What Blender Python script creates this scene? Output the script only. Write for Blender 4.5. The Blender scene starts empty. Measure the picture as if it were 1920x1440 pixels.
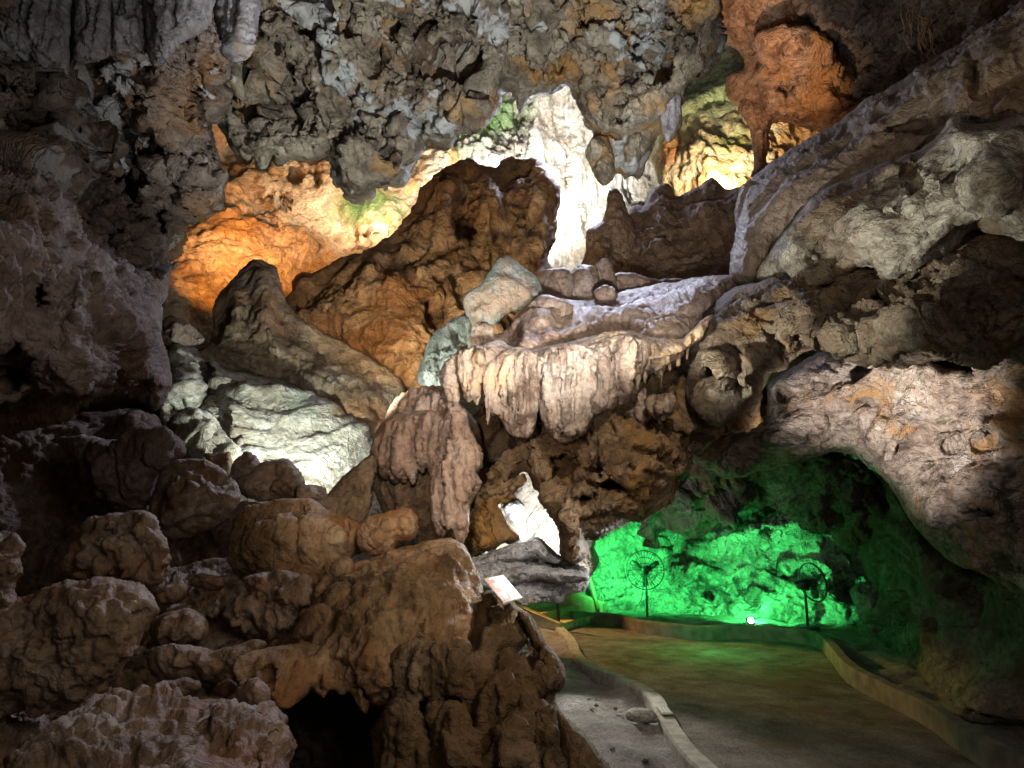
import bpy, bmesh, math, random
import numpy as np
from mathutils import Vector, Matrix
from concurrent.futures import ThreadPoolExecutor

random.seed(7)
S = bpy.context.scene
COL = S.collection
F = 1280.0                       # focal length in photograph pixels (1920 wide)
CAM = np.array([0.0, 0.0, 2.0])
PITCH = math.radians(11.5)
CP, SP = math.cos(PITCH), math.sin(PITCH)

# ---------------------------------------------------------------- camera
cd = bpy.data.cameras.new("camera")
cam = bpy.data.objects.new("camera", cd)
COL.objects.link(cam)
cam.location = CAM
cam.rotation_euler = (math.radians(90) + PITCH, 0, 0)
cd.sensor_width = 36.0
cd.lens = 36.0 * F / 1920.0
cd.clip_end = 500
S.camera = cam

# ---------------------------------------------------------------- measuring
def unproj(px, py, Y):
    """points seen at (px,py) at forward distance Y (metres)"""
    px = np.asarray(px, float); py = np.asarray(py, float); Y = np.asarray(Y, float)
    x = (px - 960.0) / F; v = (720.0 - py) / F
    dy = CP - v * SP; dz = SP + v * CP
    t = Y / dy
    return np.stack([CAM[0] + x * t, CAM[1] + Y, CAM[2] + dz * t], -1)

def P(px, py, Y):
    return Vector(unproj(px, py, Y))

def G(px, py, z=0.0):
    """point of the horizontal plane at height z under a pixel"""
    x = (px - 960.0) / F; v = (720.0 - py) / F
    dy = CP - v * SP; dz = SP + v * CP
    t = (z - CAM[2]) / dz
    return Vector((x * t, dy * t, z))

# ---------------------------------------------------------------- noise
_r = np.random.RandomState(11)
_perm = np.concatenate([_r.permutation(256)] * 3).astype(np.int32)
_g = _r.normal(size=(256, 3)); _g /= np.linalg.norm(_g, axis=1, keepdims=True)
_g = _g.astype(np.float32)
_jit = _r.rand(256, 3).astype(np.float32)
POOL = ThreadPoolExecutor(4)

def _chunks(fn, p):
    n = len(p)
    if n < 20000:
        return fn(p)
    k = np.array_split(np.arange(n), max(4, n // 60000))
    return np.concatenate(list(POOL.map(lambda ix: fn(p[ix[0]:ix[-1] + 1]), k)))

def _gn(p):
    i = np.floor(p).astype(np.int32); f = (p - i).astype(np.float32)
    u = f * f * f * (f * (f * 6 - 15) + 10)
    i &= 255
    out = np.zeros(len(p), np.float32)
    for dx in (0, 1):
        wx = u[:, 0] if dx else 1 - u[:, 0]
        a = _perm[i[:, 0] + dx]
        for dy in (0, 1):
            wy = wx * (u[:, 1] if dy else 1 - u[:, 1])
            b = _perm[a + i[:, 1] + dy]
            for dz in (0, 1):
                w = wy * (u[:, 2] if dz else 1 - u[:, 2])
                g = _g[_perm[b + i[:, 2] + dz]]
                out += w * (g[:, 0] * (f[:, 0] - dx) + g[:, 1] * (f[:, 1] - dy) + g[:, 2] * (f[:, 2] - dz))
    return out * 1.6

def gn(p): return _chunks(_gn, p.astype(np.float32))

def _wl(p):
    i = np.floor(p).astype(np.int32); f = (p - i).astype(np.float32)
    b1 = np.full(len(p), 9, np.float32); b2 = b1.copy()
    for dx in (-1, 0, 1):
        for dy in (-1, 0, 1):
            for dz in (-1, 0, 1):
                h = _perm[_perm[_perm[(i[:, 0] + dx) & 255] + ((i[:, 1] + dy) & 255)] + ((i[:, 2] + dz) & 255)]
                q = _jit[h]
                d = (q[:, 0] + dx - f[:, 0]) ** 2 + (q[:, 1] + dy - f[:, 1]) ** 2 + (q[:, 2] + dz - f[:, 2]) ** 2
                m = d < b1
                b2 = np.where(m, b1, np.minimum(b2, d)); b1 = np.where(m, d, b1)
    return np.stack([np.sqrt(b1), np.sqrt(b2)], -1)

def wl(p): return _chunks(_wl, p.astype(np.float32))

def fbm(p, f, o=3, gain=.5):
    r = 0; a = 1.0
    for k in range(o):
        r = r + a * gn(p * f + 17.3 * k); f *= 2.03; a *= gain
    return r

def billow(p, f, o=3, gain=.5):
    r = 0; a = 1.0
    for k in range(o):
        r = r + a * (np.abs(gn(p * f + 9.1 * k)) * 2 - .45); f *= 2.03; a *= gain
    return r

def sstep(a, b, x):
    t = np.clip((x - a) / (b - a), 0, 1); return t * t * (3 - 2 * t)

def warp(p, f, a):
    return p + a * np.stack([gn(p * f + 3.1), gn(p * f + 41.7), gn(p * f + 77.9)], -1)

def op(kind, p, q, k):
    """one displacement layer; p = warped points, q = its parameters"""
    if kind == 'fbm':    return q[1] * fbm(p, q[0] / k, q[2] if len(q) > 2 else 3)
    if kind == 'billow': return q[1] * billow(p, q[0] / k, q[2] if len(q) > 2 else 3)
    if kind == 'crease': return -q[1] * (1 - np.abs(gn(p * (q[0] / k))) * 2) ** 3
    if kind == 'pit':
        n = gn(p * (q[0] / k) + 5.5)
        return -q[2] * sstep(q[1], q[1] + .24, n)
    if kind == 'worley':
        w = wl(p * (q[0] / k)); return -q[1] * (w[:, 0] ** 2 - .2)
    if kind == 'knob':
        w = wl(p * (q[0] / k)); return q[1] * np.sqrt(np.clip(1 - (w[:, 0] / .62) ** 2, 0, 1))
    if kind == 'crack':
        w = wl(p * (q[0] / k)); return -q[1] * (1 - sstep(0, .13, w[:, 1] - w[:, 0]))
    if kind == 'flute':      # vertical ribs
        c = p * np.array([1, 1, q[2] if len(q) > 2 else .1], np.float32)
        n = gn(c * (q[0] / k)); m = gn(c * (q[0] / k) * 2.3 + 8)
        return q[1] * ((1 - 2 * np.abs(n)) * .7 + (1 - 2 * np.abs(m)) * .3 - .5)
    if kind == 'strata':     # thin layers with the given plane normal
        nrm = np.array(q[2], np.float32); nrm = nrm / np.linalg.norm(nrm)
        c = p - .86 * (p @ np.eye(3, dtype=np.float32) - np.outer(p @ nrm, nrm))
        n = gn(c * (q[0] / k)); m = gn(c * (q[0] / k) * 2.6 + 4)
        return q[1] * (n + .5 * m)
    raise KeyError(kind)

# warp(freq, amp), then stages; lengths are for a rock 7 m away and grow with distance
PRE = {
 'breccia': ((.7, .35), [[('fbm', .5, .30, 2), ('billow', 1.0, .24, 2)],
                         [('pit', 1.1, .26, .42), ('pit', 2.6, .3, .18), ('billow', 2.6, .14, 2)],
                         [('billow', 6, .06, 3), ('crease', 3.3, .05), ('pit', 5, .26, .09)],
                         [('billow', 14, .03, 2), ('crease', 8, .03)]]),
 'boulder': ((.9, .2), [[('fbm', .8, .24, 2), ('billow', 1.9, .07, 2)],
                        [('billow', 4.5, .04, 2), ('crease', 3.1, .04), ('fbm', 11, .02, 3)]]),
 'knobby':  ((.8, .2), [[('fbm', .9, .2, 2)], [('billow', 2.4, .11, 2), ('knob', 3.6, .05)],
                        [('billow', 7, .035, 2), ('crease', 4.0, .04), ('fbm', 15, .018, 2)]]),
 'flow':    ((.6, .22), [[('fbm', .7, .2, 2), ('flute', 1.5, .10, .16)],
                         [('flute', 4.2, .055, .1), ('billow', 4, .035, 2)],
                         [('flute', 12, .022, .12), ('fbm', 15, .013, 2)]]),
 'curtain': ((.5, .12), [[('fbm', .7, .12, 2), ('flute', 2.6, .12, .1)],
                         [('flute', 6.5, .10, .05), ('fbm', 4, .025, 2)],
                         [('flute', 15, .05, .05), ('fbm', 19, .012, 2)]]),
 'smooth':  ((.6, .2), [[('fbm', .7, .15, 2), ('billow', 1.6, .05, 2)],
                        [('fbm', 4, .03, 3), ('flute', 7, .02, .2)], [('fbm', 18, .012, 2)]]),
 'swirl':   ((.9, .75), [[('fbm', .5, .28, 2), ('billow', 1.3, .12, 2)],
                         [('strata', 3.2, .09, (.35, .2, 1)), ('pit', 1.6, .38, .2), ('crease', 2.6, .06)],
                         [('strata', 10, .035, (.3, .1, 1)), ('billow', 7, .035, 2), ('fbm', 19, .014, 2)]]),
 'slant':   ((.8, .4), [[('fbm', .5, .25, 2), ('strata', 1.0, .26, (-.62, .1, .8))],
                        [('strata', 3.4, .11, (-.6, .1, .8)), ('pit', 1.8, .36, .15), ('crease', 2.6, .05)],
                        [('strata', 10, .04, (-.6, .1, .8)), ('fbm', 13, .02, 3)]]),
 'fold':    ((.7, .5), [[('fbm', .5, .3, 2), ('flute', .8, .34, .16)],
                        [('flute', 2.4, .19, .14), ('billow', 2.2, .05, 2), ('pit', 1.3, .4, .2)],
                        [('flute', 7, .06, .15), ('fbm', 10, .03, 3)]]),
 'drape':   ((.5, .3), [[('fbm', .5, .3, 2), ('flute', .8, .36, .12)],
                         [('flute', 2.2, .16, .1), ('fbm', 2.5, .07, 2)],
                         [('flute', 6, .06, .1), ('strata', 9, .03, (.4, .2, 1)), ('fbm', 14, .02, 3)]]),
 'rubble':  ((.8, .3), [[('fbm', .6, .25, 2), ('worley', 1.1, .32)],
                        [('worley', 2.7, .13), ('billow', 2.6, .08, 2), ('pit', 2.2, .4, .16)],
                        [('crease', 6, .05), ('fbm', 12, .03, 3)]]),
 'slab':    ((.6, .25), [[('fbm', .8, .12, 2), ('strata', 2.2, .12, (.25, .3, 1))],
                         [('strata', 5, .06, (.2, .3, 1)), ('crack', 2.2, .05), ('billow', 5, .03, 2)],
                         [('billow', 12, .02, 2), ('fbm', 20, .012, 2)]]),
 'mudcrack':((.6, .1), [[('fbm', .8, .1, 2)], [('crack', 3.4, .055), ('worley', 3.4, .05)], [('fbm', 14, .012, 2)]]),
}

# ---------------------------------------------------------------- outline -> solid rock
def smooth_poly(pts, n=5):
    p = np.array(pts, float); k = len(p); out = []
    t = np.linspace(0, 1, n, endpoint=False)[:, None]
    for i in range(k):
        a, b, c, d = p[i - 1], p[i], p[(i + 1) % k], p[(i + 2) % k]
        out.append(.5 * (2 * b + (c - a) * t + (2 * a - 5 * b + 4 * c - d) * t ** 2 + (3 * b - a - 3 * c + d) * t ** 3) * .75
                   + .25 * (b * (1 - t) + c * t))
    return np.concatenate(out)

def rough(poly, amp, seed):
    seg = []
    for i in range(len(poly)):
        a, b = poly[i], poly[(i + 1) % len(poly)]
        m = max(1, int(np.hypot(*(b - a)) / 5))
        t = np.arange(m)[:, None] / m
        seg.append(a * (1 - t) + b * t)
    q = np.concatenate(seg)
    if amp <= 0: return q
    c = np.concatenate([q, np.full((len(q), 1), seed * 3.7)], 1)
    d = np.stack([fbm(c, .03, 3, .6), fbm(c + 50, .03, 3, .6)], -1)
    return q + d * amp

def field(ctrl, px, py):
    if not isinstance(ctrl, (list, tuple)): return np.full(px.shape, float(ctrl), np.float32)
    c = np.array(ctrl, float); X = c[:, :2] / 500; n = len(c)
    A = np.concatenate([X, np.ones((n, 1))], 1)
    qx = np.stack([px, py], -1) / 500
    if n <= 3:
        w = np.linalg.lstsq(A, c[:, 2], rcond=None)[0]
        return (qx @ w[:2] + w[2]).astype(np.float32)
    K = np.linalg.norm(X[:, None] - X[None], axis=2)
    M = np.block([[K, A], [A.T, np.zeros((3, 3))]])
    w = np.linalg.lstsq(M, np.concatenate([c[:, 2], np.zeros(3)]), rcond=None)[0]
    r = (qx @ w[n:n + 2] + w[n + 2])
    for k in range(n):
        r = r + w[k] * np.linalg.norm(qx - X[k], axis=-1)
    return np.clip(r, c[:, 2].min() * .85, c[:, 2].max() * 1.15).astype(np.float32)

def box_blur(a, r):
    for ax in (0, 1):
        for _ in range(2):
            p = np.pad(a, [(r + 1, r) if i == ax else (0, 0) for i in (0, 1)], mode='edge')
            c = np.cumsum(p, axis=ax)
            a = (np.take(c, range(2 * r + 1, c.shape[ax]), ax) - np.take(c, range(0, c.shape[ax] - 2 * r - 1), ax)) / (2 * r + 1)
    return a

def vnormals(co, quads):
    a, b, c, d = (co[quads[:, k]] for k in range(4))
    fn = np.cross(c - a, d - b)
    n = np.zeros_like(co)
    for k in range(4):
        for ax in range(3):
            n[:, ax] += np.bincount(quads[:, k], fn[:, ax], len(co))
    return n / np.maximum(np.linalg.norm(n, axis=1, keepdims=True), 1e-9)

def mesh_np(name, co, quads, mats):
    me = bpy.data.meshes.new(name)
    me.vertices.add(len(co)); me.vertices.foreach_set('co', co.astype(np.float32).ravel())
    me.loops.add(len(quads) * 4); me.loops.foreach_set('vertex_index', quads.astype(np.int32).ravel())
    me.polygons.add(len(quads))
    me.polygons.foreach_set('loop_start', np.arange(0, len(quads) * 4, 4, dtype=np.int32))
    me.polygons.foreach_set('use_smooth', np.ones(len(quads), bool))
    me.update(calc_edges=True)
    for m in mats: me.materials.append(m)
    return me

def tag(o, label=None, cat=None, group=None, kind=None):
    if label: o['label'] = label
    if cat: o['category'] = cat
    if group: o['group'] = group
    if kind: o['kind'] = kind
    return o

def link(name, me, parent=None):
    o = bpy.data.objects.new(name, me); COL.objects.link(o)
    if parent: o.parent = parent
    return o

_seed = [0]
NV = [0]
def rock(name, poly, Y, mat, pre='boulder', R=None, front=None, back=None, amp=1.0, fs=1.0, er=3.0, res=3.0,
         bumps=(), pits=(), label=None, cat=None, kind=None, parent=None, group=None, sm=True, ed=20):
    """a solid rock: traced outline, its own distance Y (a number or [(px,py,Y)...]), rounded to both sides
    and then weathered by 3-D noise along its own surface normals"""
    _seed[0] += 1; sd = _seed[0]
    q = np.array(poly, float)
    if sm: q = smooth_poly(q)
    q = rough(q, er, sd)
    x0, y0 = q.min(0) - 2 * res; x1, y1 = q.max(0) + 2 * res
    gx, gy = np.meshgrid(np.arange(x0, x1 + res, res), np.arange(y0, y1 + res, res))
    shp = gx.shape; px, py = gx.ravel().copy(), gy.ravel().copy(); N = len(px)
    # signed distance, nearest outline point
    def sdist(ix):
        X, Yp = px[ix], py[ix]
        best = np.full(len(X), 1e12); bx = np.zeros(len(X)); by = np.zeros(len(X)); ins = np.zeros(len(X), bool)
        for k in range(len(q)):
            a, b = q[k], q[(k + 1) % len(q)]
            dx, dy = b - a
            t = np.clip(((X - a[0]) * dx + (Yp - a[1]) * dy) / (dx * dx + dy * dy + 1e-9), 0, 1)
            cx, cy = a[0] + t * dx, a[1] + t * dy
            d = (X - cx) ** 2 + (Yp - cy) ** 2
            m = d < best
            best = np.where(m, d, best); bx = np.where(m, cx, bx); by = np.where(m, cy, by)
            if dy != 0:
                c = ((a[1] > Yp) != (b[1] > Yp)) & (X < a[0] + (Yp - a[1]) / dy * dx)
                ins ^= c
        return np.stack([np.where(ins, 1, -1) * np.sqrt(best), bx, by], -1)
    r_ = np.concatenate(list(POOL.map(sdist, np.array_split(np.arange(N), 4))))
    d = r_[:, 0]
    keep = d > -.75 * res
    H, W = shp
    a = (np.arange(H - 1)[:, None] * W + np.arange(W - 1)[None]).ravel()
    cell0 = np.stack([a, a + W, a + W + 1, a + 1], -1)
    cell0 = cell0[keep[cell0].all(1)]
    full = np.bincount(cell0.ravel(), minlength=N)
    keep &= full > 0
    # every vertex on the rim of the kept cells is shared by the near and far side, so the solid has no slits
    edge = keep & ((d <= .25 * res) | (full < 4))
    px[edge] = r_[edge, 1]; py[edge] = r_[edge, 2]
    d = np.where(edge, 0, np.maximum(d, 0))
    dmax = d.max()
    Rr = min(R or dmax, dmax) if dmax > 0 else 1
    t = np.clip(d / Rr, 0, 1)
    prof = np.sqrt(np.maximum(1 - (1 - t) ** 2, 0)).reshape(shp)
    br = int(Rr / res / 3)
    if br >= 2:
        te = np.clip(d / (Rr * .45), 0, 1).reshape(shp)
        prof = .25 * prof + .75 * box_blur(prof, br) * np.sqrt(np.maximum(1 - (1 - te) ** 2, 0))
    prof = prof.ravel()
    D = field(Y, px, py)
    Ym = float(np.median(D[keep])); k = Ym / 7.0
    thick = Rr * Ym / F
    fr = thick * .9 if front is None else front
    bk = max(thick * .9, .12) if back is None else back
    extra = np.zeros(N)
    for (cx, cy, rx, ry, am, *an) in bumps:
        a = math.radians(an[0]) if an else 0
        u = ((px - cx) * math.cos(a) + (py - cy) * math.sin(a)) / rx; v = (-(px - cx) * math.sin(a) + (py - cy) * math.cos(a)) / ry
        extra += am * np.exp(-(u * u + v * v))
    for (cx, cy, rx, ry, am, *an) in pits:
        a = math.radians(an[0]) if an else 0
        wob = 1 + .35 * fbm(np.stack([px * .03, py * .03, np.full(N, sd)], -1), 1.0, 2)
        u = ((px - cx) * math.cos(a) + (py - cy) * math.sin(a)) / rx; v = (-(px - cx) * math.sin(a) + (py - cy) * math.cos(a)) / ry
        extra -= am * np.exp(-((u * u + v * v) * wob) ** 2)
    edge_t = np.clip(d / max(Rr * .3, 6), 0, 1)
    Yf = D - fr * prof - extra * edge_t
    Yb = D + bk * prof
    # indices
    idx_f = np.full(N, -1); ki = np.where(keep)[0]; idx_f[ki] = np.arange(len(ki))
    idx_b = idx_f.copy(); inner = keep & (d > 0); ii = np.where(inner)[0]
    idx_b[ii] = len(ki) + np.arange(len(ii))
    H, W = shp
    a = (np.arange(H - 1)[:, None] * W + np.arange(W - 1)[None]).ravel()
    cell = np.stack([a, a + W, a + W + 1, a + 1], -1)
    ok = keep[cell].all(1) & (inner[cell].any(1))
    cell = cell[ok]
    quads = np.concatenate([idx_f[cell], idx_b[cell[:, ::-1]]])
    co = np.concatenate([unproj(px[ki], py[ki], Yf[ki]), unproj(px[ii], py[ii], Yb[ii])]).astype(np.float64)
    nf = len(ki)
    # soften the rim so that the outline does not keep the steps of the grid
    rim = np.concatenate([d[ki] < 3.2 * res, d[ii] < 3.2 * res])
    for _ in range(3):
        acc = np.zeros_like(co); cnt = np.zeros(len(co))
        for k_ in range(4):
            for o_ in (1, 3):
                a_, b_ = quads[:, k_], quads[:, (k_ + o_) % 4]
                cnt += np.bincount(a_, minlength=len(co))
                for ax_ in range(3): acc[:, ax_] += np.bincount(a_, co[b_, ax_], len(co))
        m_ = rim & (cnt > 0)
        co[m_] = .45 * co[m_] + .55 * acc[m_] / cnt[m_, None]
    edge_d = np.clip(d / max(min(Rr * .6, 20) if ed == 20 else ed, 6), 0, 1)
    taper = np.concatenate([.14 + .86 * edge_d[ki], np.full(len(ii), .5)])
    w, stages = PRE[pre]
    k *= fs
    sh = np.array([sd * 7.31, sd * 3.17, sd * 5.77]) % 97
    for si, st in enumerate(stages):
        nr = vnormals(co, quads)
        # the far side only gets the coarse layers
        n = len(co) if si == 0 else nf
        pp = (co[:n] + sh).astype(np.float32)
        pp = warp(pp, w[0] / k, w[1] * k)
        dis = np.zeros(n, np.float32)
        for kind_, *qq in st:
            dis += op(kind_, pp, qq, k)
        co[:n] += nr[:n] * (dis * amp * k * taper[:n])[:, None]
        if si == 1 and pre in ('breccia', 'swirl', 'slant', 'slab', 'fold'):
            for _ in range(3):          # wear the sharpest flakes down before the fine layers
                acc = np.zeros_like(co); cnt = np.zeros(len(co))
                for k_ in range(4):
                    for o_ in (1, 3):
                        a_, b_ = quads[:, k_], quads[:, (k_ + o_) % 4]
                        cnt += np.bincount(a_, minlength=len(co))
                        for ax_ in range(3): acc[:, ax_] += np.bincount(a_, co[b_, ax_], len(co))
                m_ = (cnt > 0); m_[nf:] = False
                co[m_] = .4 * co[m_] + .6 * acc[m_] / cnt[m_, None]
    used = np.zeros(len(co), bool); used[quads.ravel()] = True
    re = np.cumsum(used) - 1
    co = co[used]; quads = re[quads]
    NV[0] += len(co)
    o = link(name, mesh_np(name, co, quads, [mat]), parent)
    tag(o, label, cat, group, kind)
    return o
# ---------------------------------------------------------------- materials
def nodes_of(name):
    m = bpy.data.materials.new(name); m.use_nodes = True
    nt = m.node_tree; nt.nodes.clear()
    return m, nt, nt.nodes.new, nt.links.new

def ramp(node, stops):
    cr = node.color_ramp
    while len(cr.elements) < len(stops): cr.elements.new(.5)
    for e, (p, c) in zip(cr.elements, stops):
        e.position = p; e.color = (c[0], c[1], c[2], 1) if hasattr(c, '__len__') else (c, c, c, 1)

def rockmat(name, dark, mid, light, sc=1.0, stain=None, pale=None, soot=None, streak=None, vein=.5,
            bump=.7, bd=.035, rough=.8, moss=None, fine=1.0, spec=.25, mottle=.5):
    """mineral colours mixed by 3-D noise of the place itself, with stains, pale patches, soot, growth and fine relief"""
    m, nt, N, L = nodes_of(name)
    out = N('ShaderNodeOutputMaterial'); bs = N('ShaderNodeBsdfPrincipled')
    L(bs.outputs[0], out.inputs[0])
    tc = N('ShaderNodeNewGeometry')
    pos = tc.outputs['Position']
    wn = N('ShaderNodeTexNoise'); wn.inputs['Scale'].default_value = 1.3 * sc; wn.inputs['Detail'].default_value = 2
    L(pos, wn.inputs['Vector'])
    sub = N('ShaderNodeVectorMath'); sub.operation = 'MULTIPLY_ADD'
    L(wn.outputs['Color'], sub.inputs[0]); a = .3 / sc
    sub.inputs[1].default_value = (a, a, a); L(pos, sub.inputs[2])
    wp = sub.outputs[0]
    def noise(scale, detail, rgh, vec=wp, dist=0.0):
        n = N('ShaderNodeTexNoise'); n.inputs['Scale'].default_value = scale; n.inputs['Detail'].default_value = detail
        n.inputs['Roughness'].default_value = rgh; n.inputs['Distortion'].default_value = dist
        L(vec, n.inputs['Vector']); return n.outputs['Fac']
    def mix(fac, c1, c2, blend='MIX'):
        x = N('ShaderNodeMix'); x.data_type = 'RGBA'; x.blend_type = blend
        (L(fac, x.inputs[0]) if not isinstance(fac, float) else setattr(x.inputs[0], 'default_value', fac))
        for c, i in ((c1, 6), (c2, 7)):
            (L(c, x.inputs[i]) if not isinstance(c, tuple) else setattr(x.inputs[i], 'default_value', (*c, 1)))
        return x.outputs[2]
    def rmp(fac, lo, hi, inv=False):
        r = N('ShaderNodeMapRange'); r.interpolation_type = 'SMOOTHSTEP'
        r.inputs[1].default_value = lo; r.inputs[2].default_value = hi
        if inv: r.inputs[3].default_value = 1; r.inputs[4].default_value = 0
        L(fac, r.inputs[0]); return r.outputs[0]
    def mul(a_, b_):
        x = N('ShaderNodeMath'); x.operation = 'MULTIPLY'
        L(a_, x.inputs[0]); (L(b_, x.inputs[1]) if not isinstance(b_, float) else setattr(x.inputs[1], 'default_value', b_))
        return x.outputs[0]
    def add(a_, b_):
        x = N('ShaderNodeMath'); x.operation = 'ADD'; L(a_, x.inputs[0]); L(b_, x.inputs[1]); return x.outputs[0]
    big = noise(2.2 * sc, 7, .62)
    cr = N('ShaderNodeValToRGB'); ramp(cr, [(.32, dark), (.5, mid), (.68, light)]); L(big, cr.inputs[0])
    col = cr.outputs[0]
    grain = noise(17 * sc * fine, 8, .7)
    col = mix(rmp(grain, .36, .62), mix(.55 * mottle + .2, col, (.18, .15, .12), 'MULTIPLY'), col)
    if streak:
        mp = N('ShaderNodeMapping'); mp.vector_type = 'TEXTURE'
        mp.inputs['Rotation'].default_value = streak[2] if len(streak) > 2 else (0, 0, 0)
        mp.inputs['Scale'].default_value = streak[0]; L(wp, mp.inputs['Vector'])
        s = noise(4.0 * sc, 6, .65, mp.outputs[0])
        col = mix(mul(rmp(s, .48, .66), streak[1] if isinstance(streak[1], float) else .7), col, mix(.9, col, (.16, .13, .11), 'MULTIPLY'))
    else:
        s = None
    if stain:
        f = rmp(noise(stain[2] * sc, 5, .6), .62 - stain[1] * .3, .72 - stain[1] * .25)
        col = mix(mul(f, .85), col, stain[0])
    if pale:
        f = rmp(noise(pale[2] * sc, 3, .5), .66 - pale[1] * .3, .69 - pale[1] * .3)
        col = mix(mul(f, .85), col, pale[0])
    if soot:
        f = rmp(noise(soot[2] * sc, 7, .66, dist=.6), .63 - soot[1] * .3, .71 - soot[1] * .3)
        col = mix(mul(f, .9), col, soot[0])
    if moss:      # green growth inside a box of the cave: (rgb, centre, radius, amount)
        for (rgb, c, r, am) in moss:
            v = N('ShaderNodeVectorMath'); v.operation = 'DISTANCE'; L(wp, v.inputs[0]); v.inputs[1].default_value = c
            f = mul(rmp(v.outputs['Value'], r * .35, r, True), rmp(noise(1.6 * sc, 6, .65), .52 - am * .2, .6 - am * .2))
            col = mix(mul(f, .8), col, rgb)
    # narrow veins and cracks
    vn = noise(3.1 * sc, 5, .6, dist=.8)
    ab = N('ShaderNodeMath'); ab.operation = 'SUBTRACT'; L(vn, ab.inputs[0]); ab.inputs[1].default_value = .5
    ab2 = N('ShaderNodeMath'); ab2.operation = 'ABSOLUTE'; L(ab.outputs[0], ab2.inputs[0])
    crk = rmp(ab2.outputs[0], .004, .03)
    if vein:
        col = mix(mul(mul(rmp(ab2.outputs[0], .002, .014, True), rmp(noise(1.1 * sc, 3, .5), .45, .6)), vein), col, (.035, .025, .018))
    L(col, bs.inputs['Base Color'])
    bs.inputs['Roughness'].default_value = rough
    bs.inputs['Specular IOR Level'].default_value = spec
    # fine relief
    h = add(mul(grain, .55), mul(crk, .08 + .14 * vein))
    h = add(h, mul(noise(6.5 * sc * fine, 6, .62, dist=.4), .9))
    if s is not None: h = add(h, mul(s, .8))
    b = N('ShaderNodeBump'); b.inputs['Strength'].default_value = bump; b.inputs['Distance'].default_value = bd * 2.2
    L(h, b.inputs['Height']); L(b.outputs[0], bs.inputs['Normal'])
    return m

def plain(name, col, rough=.5, metal=0.0, var=.15, sc=14, bump=.15, emis=None, em=0):
    m, nt, N, L = nodes_of(name)
    out = N('ShaderNodeOutputMaterial'); bs = N('ShaderNodeBsdfPrincipled'); L(bs.outputs[0], out.inputs[0])
    tc = N('ShaderNodeTexCoord'); n = N('ShaderNodeTexNoise'); n.inputs['Scale'].default_value = sc; n.inputs['Detail'].default_value = 6
    L(tc.outputs['Object'], n.inputs['Vector'])
    cr = N('ShaderNodeValToRGB'); ramp(cr, [(.3, [c * (1 - var) for c in col]), (.7, [min(1, c * (1 + var)) for c in col])])
    L(n.outputs['Fac'], cr.inputs[0]); L(cr.outputs[0], bs.inputs['Base Color'])
    b = N('ShaderNodeBump'); b.inputs['Strength'].default_value = bump; b.inputs['Distance'].default_value = .01
    L(n.outputs['Fac'], b.inputs['Height']); L(b.outputs[0], bs.inputs['Normal'])
    bs.inputs['Roughness'].default_value = rough; bs.inputs['Metallic'].default_value = metal
    if emis:
        bs.inputs['Emission Color'].default_value = (*emis, 1); bs.inputs['Emission Strength'].default_value = em
    return m

OCHRE = (.34, .19, .06)
M = {}
M['breccia'] = rockmat('breccia_rock', (.07, .055, .04), (.25, .21, .15), (.38, .34, .26), 1.0, stain=(OCHRE, .35, .8),
                       pale=((.37, .385, .365), .22, 1.3), soot=((.06, .035, .022), .2, 1.1), vein=.6, bump=.9, bd=.035)
M['leftrock'] = rockmat('dark_left_rock', (.06, .045, .035), (.17, .13, .10), (.28, .24, .20), 1.0, stain=((.2, .1, .03), .33, .8),
                        pale=((.33, .34, .34), .2, 1.6), soot=((.03, .02, .015), .25, 1.3), vein=.8, bump=1.0, bd=.04)
M['greydrape'] = rockmat('grey_flowstone', (.16, .15, .15), (.29, .28, .29), (.38, .37, .38), 1.1, stain=((.24, .18, .1), .2, .9),
                         streak=((1, 1, 7), .6), vein=.35, bump=.8, bd=.03)
M['lavender'] = rockmat('brown_violet_rock', (.085, .06, .045), (.21, .15, .12), (.31, .245, .22), 1.0, stain=((.16, .09, .05), .34, .9),
                        vein=.4, bump=1.0, bd=.035)
M['boulder'] = rockmat('boulder_rock', (.14, .085, .05), (.28, .19, .125), (.36, .28, .22), 1.3, stain=((.22, .11, .045), .36, 1.0),
                       vein=.3, bump=.7, bd=.028, rough=.55, spec=.4, streak=((1, 1, 4), .35))
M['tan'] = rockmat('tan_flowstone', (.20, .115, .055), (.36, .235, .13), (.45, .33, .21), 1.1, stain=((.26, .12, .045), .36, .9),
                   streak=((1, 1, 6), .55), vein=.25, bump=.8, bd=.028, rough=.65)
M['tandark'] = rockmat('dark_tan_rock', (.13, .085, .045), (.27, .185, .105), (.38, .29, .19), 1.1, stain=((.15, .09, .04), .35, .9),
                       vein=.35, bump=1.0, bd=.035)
M['cream'] = rockmat('cream_drapery', (.26, .175, .12), (.46, .35, .26), (.56, .46, .37), 1.2, stain=((.42, .27, .15), .32, 1.1),
                     soot=((.09, .055, .035), .16, 1.8), streak=((1, 1, 9), .85), vein=.2, bump=.9, bd=.025)
M['pink'] = rockmat('pink_flowstone', (.25, .16, .11), (.40, .28, .205), (.50, .39, .32), 1.0, stain=((.34, .20, .12), .38, .8),
                    streak=((1, 1, 4), .35), vein=.15, bump=.8, bd=.03, rough=.6, spec=.4)
M['greendome'] = rockmat('grey_green_flowstone', (.19, .20, .165), (.31, .335, .29), (.41, .44, .39), 1.2, streak=((1, 1, 8), .7),
                         stain=((.3, .19, .12), .3, .7), vein=.15, bump=.9, bd=.028)
M['brownhill'] = rockmat('brown_flowstone', (.15, .075, .028), (.33, .19, .085), (.47, .31, .17), .55, stain=((.2, .085, .025), .36, .8),
                         streak=((1, 1, 3.2), .65), vein=.45, bump=1.0, bd=.06)
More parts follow.
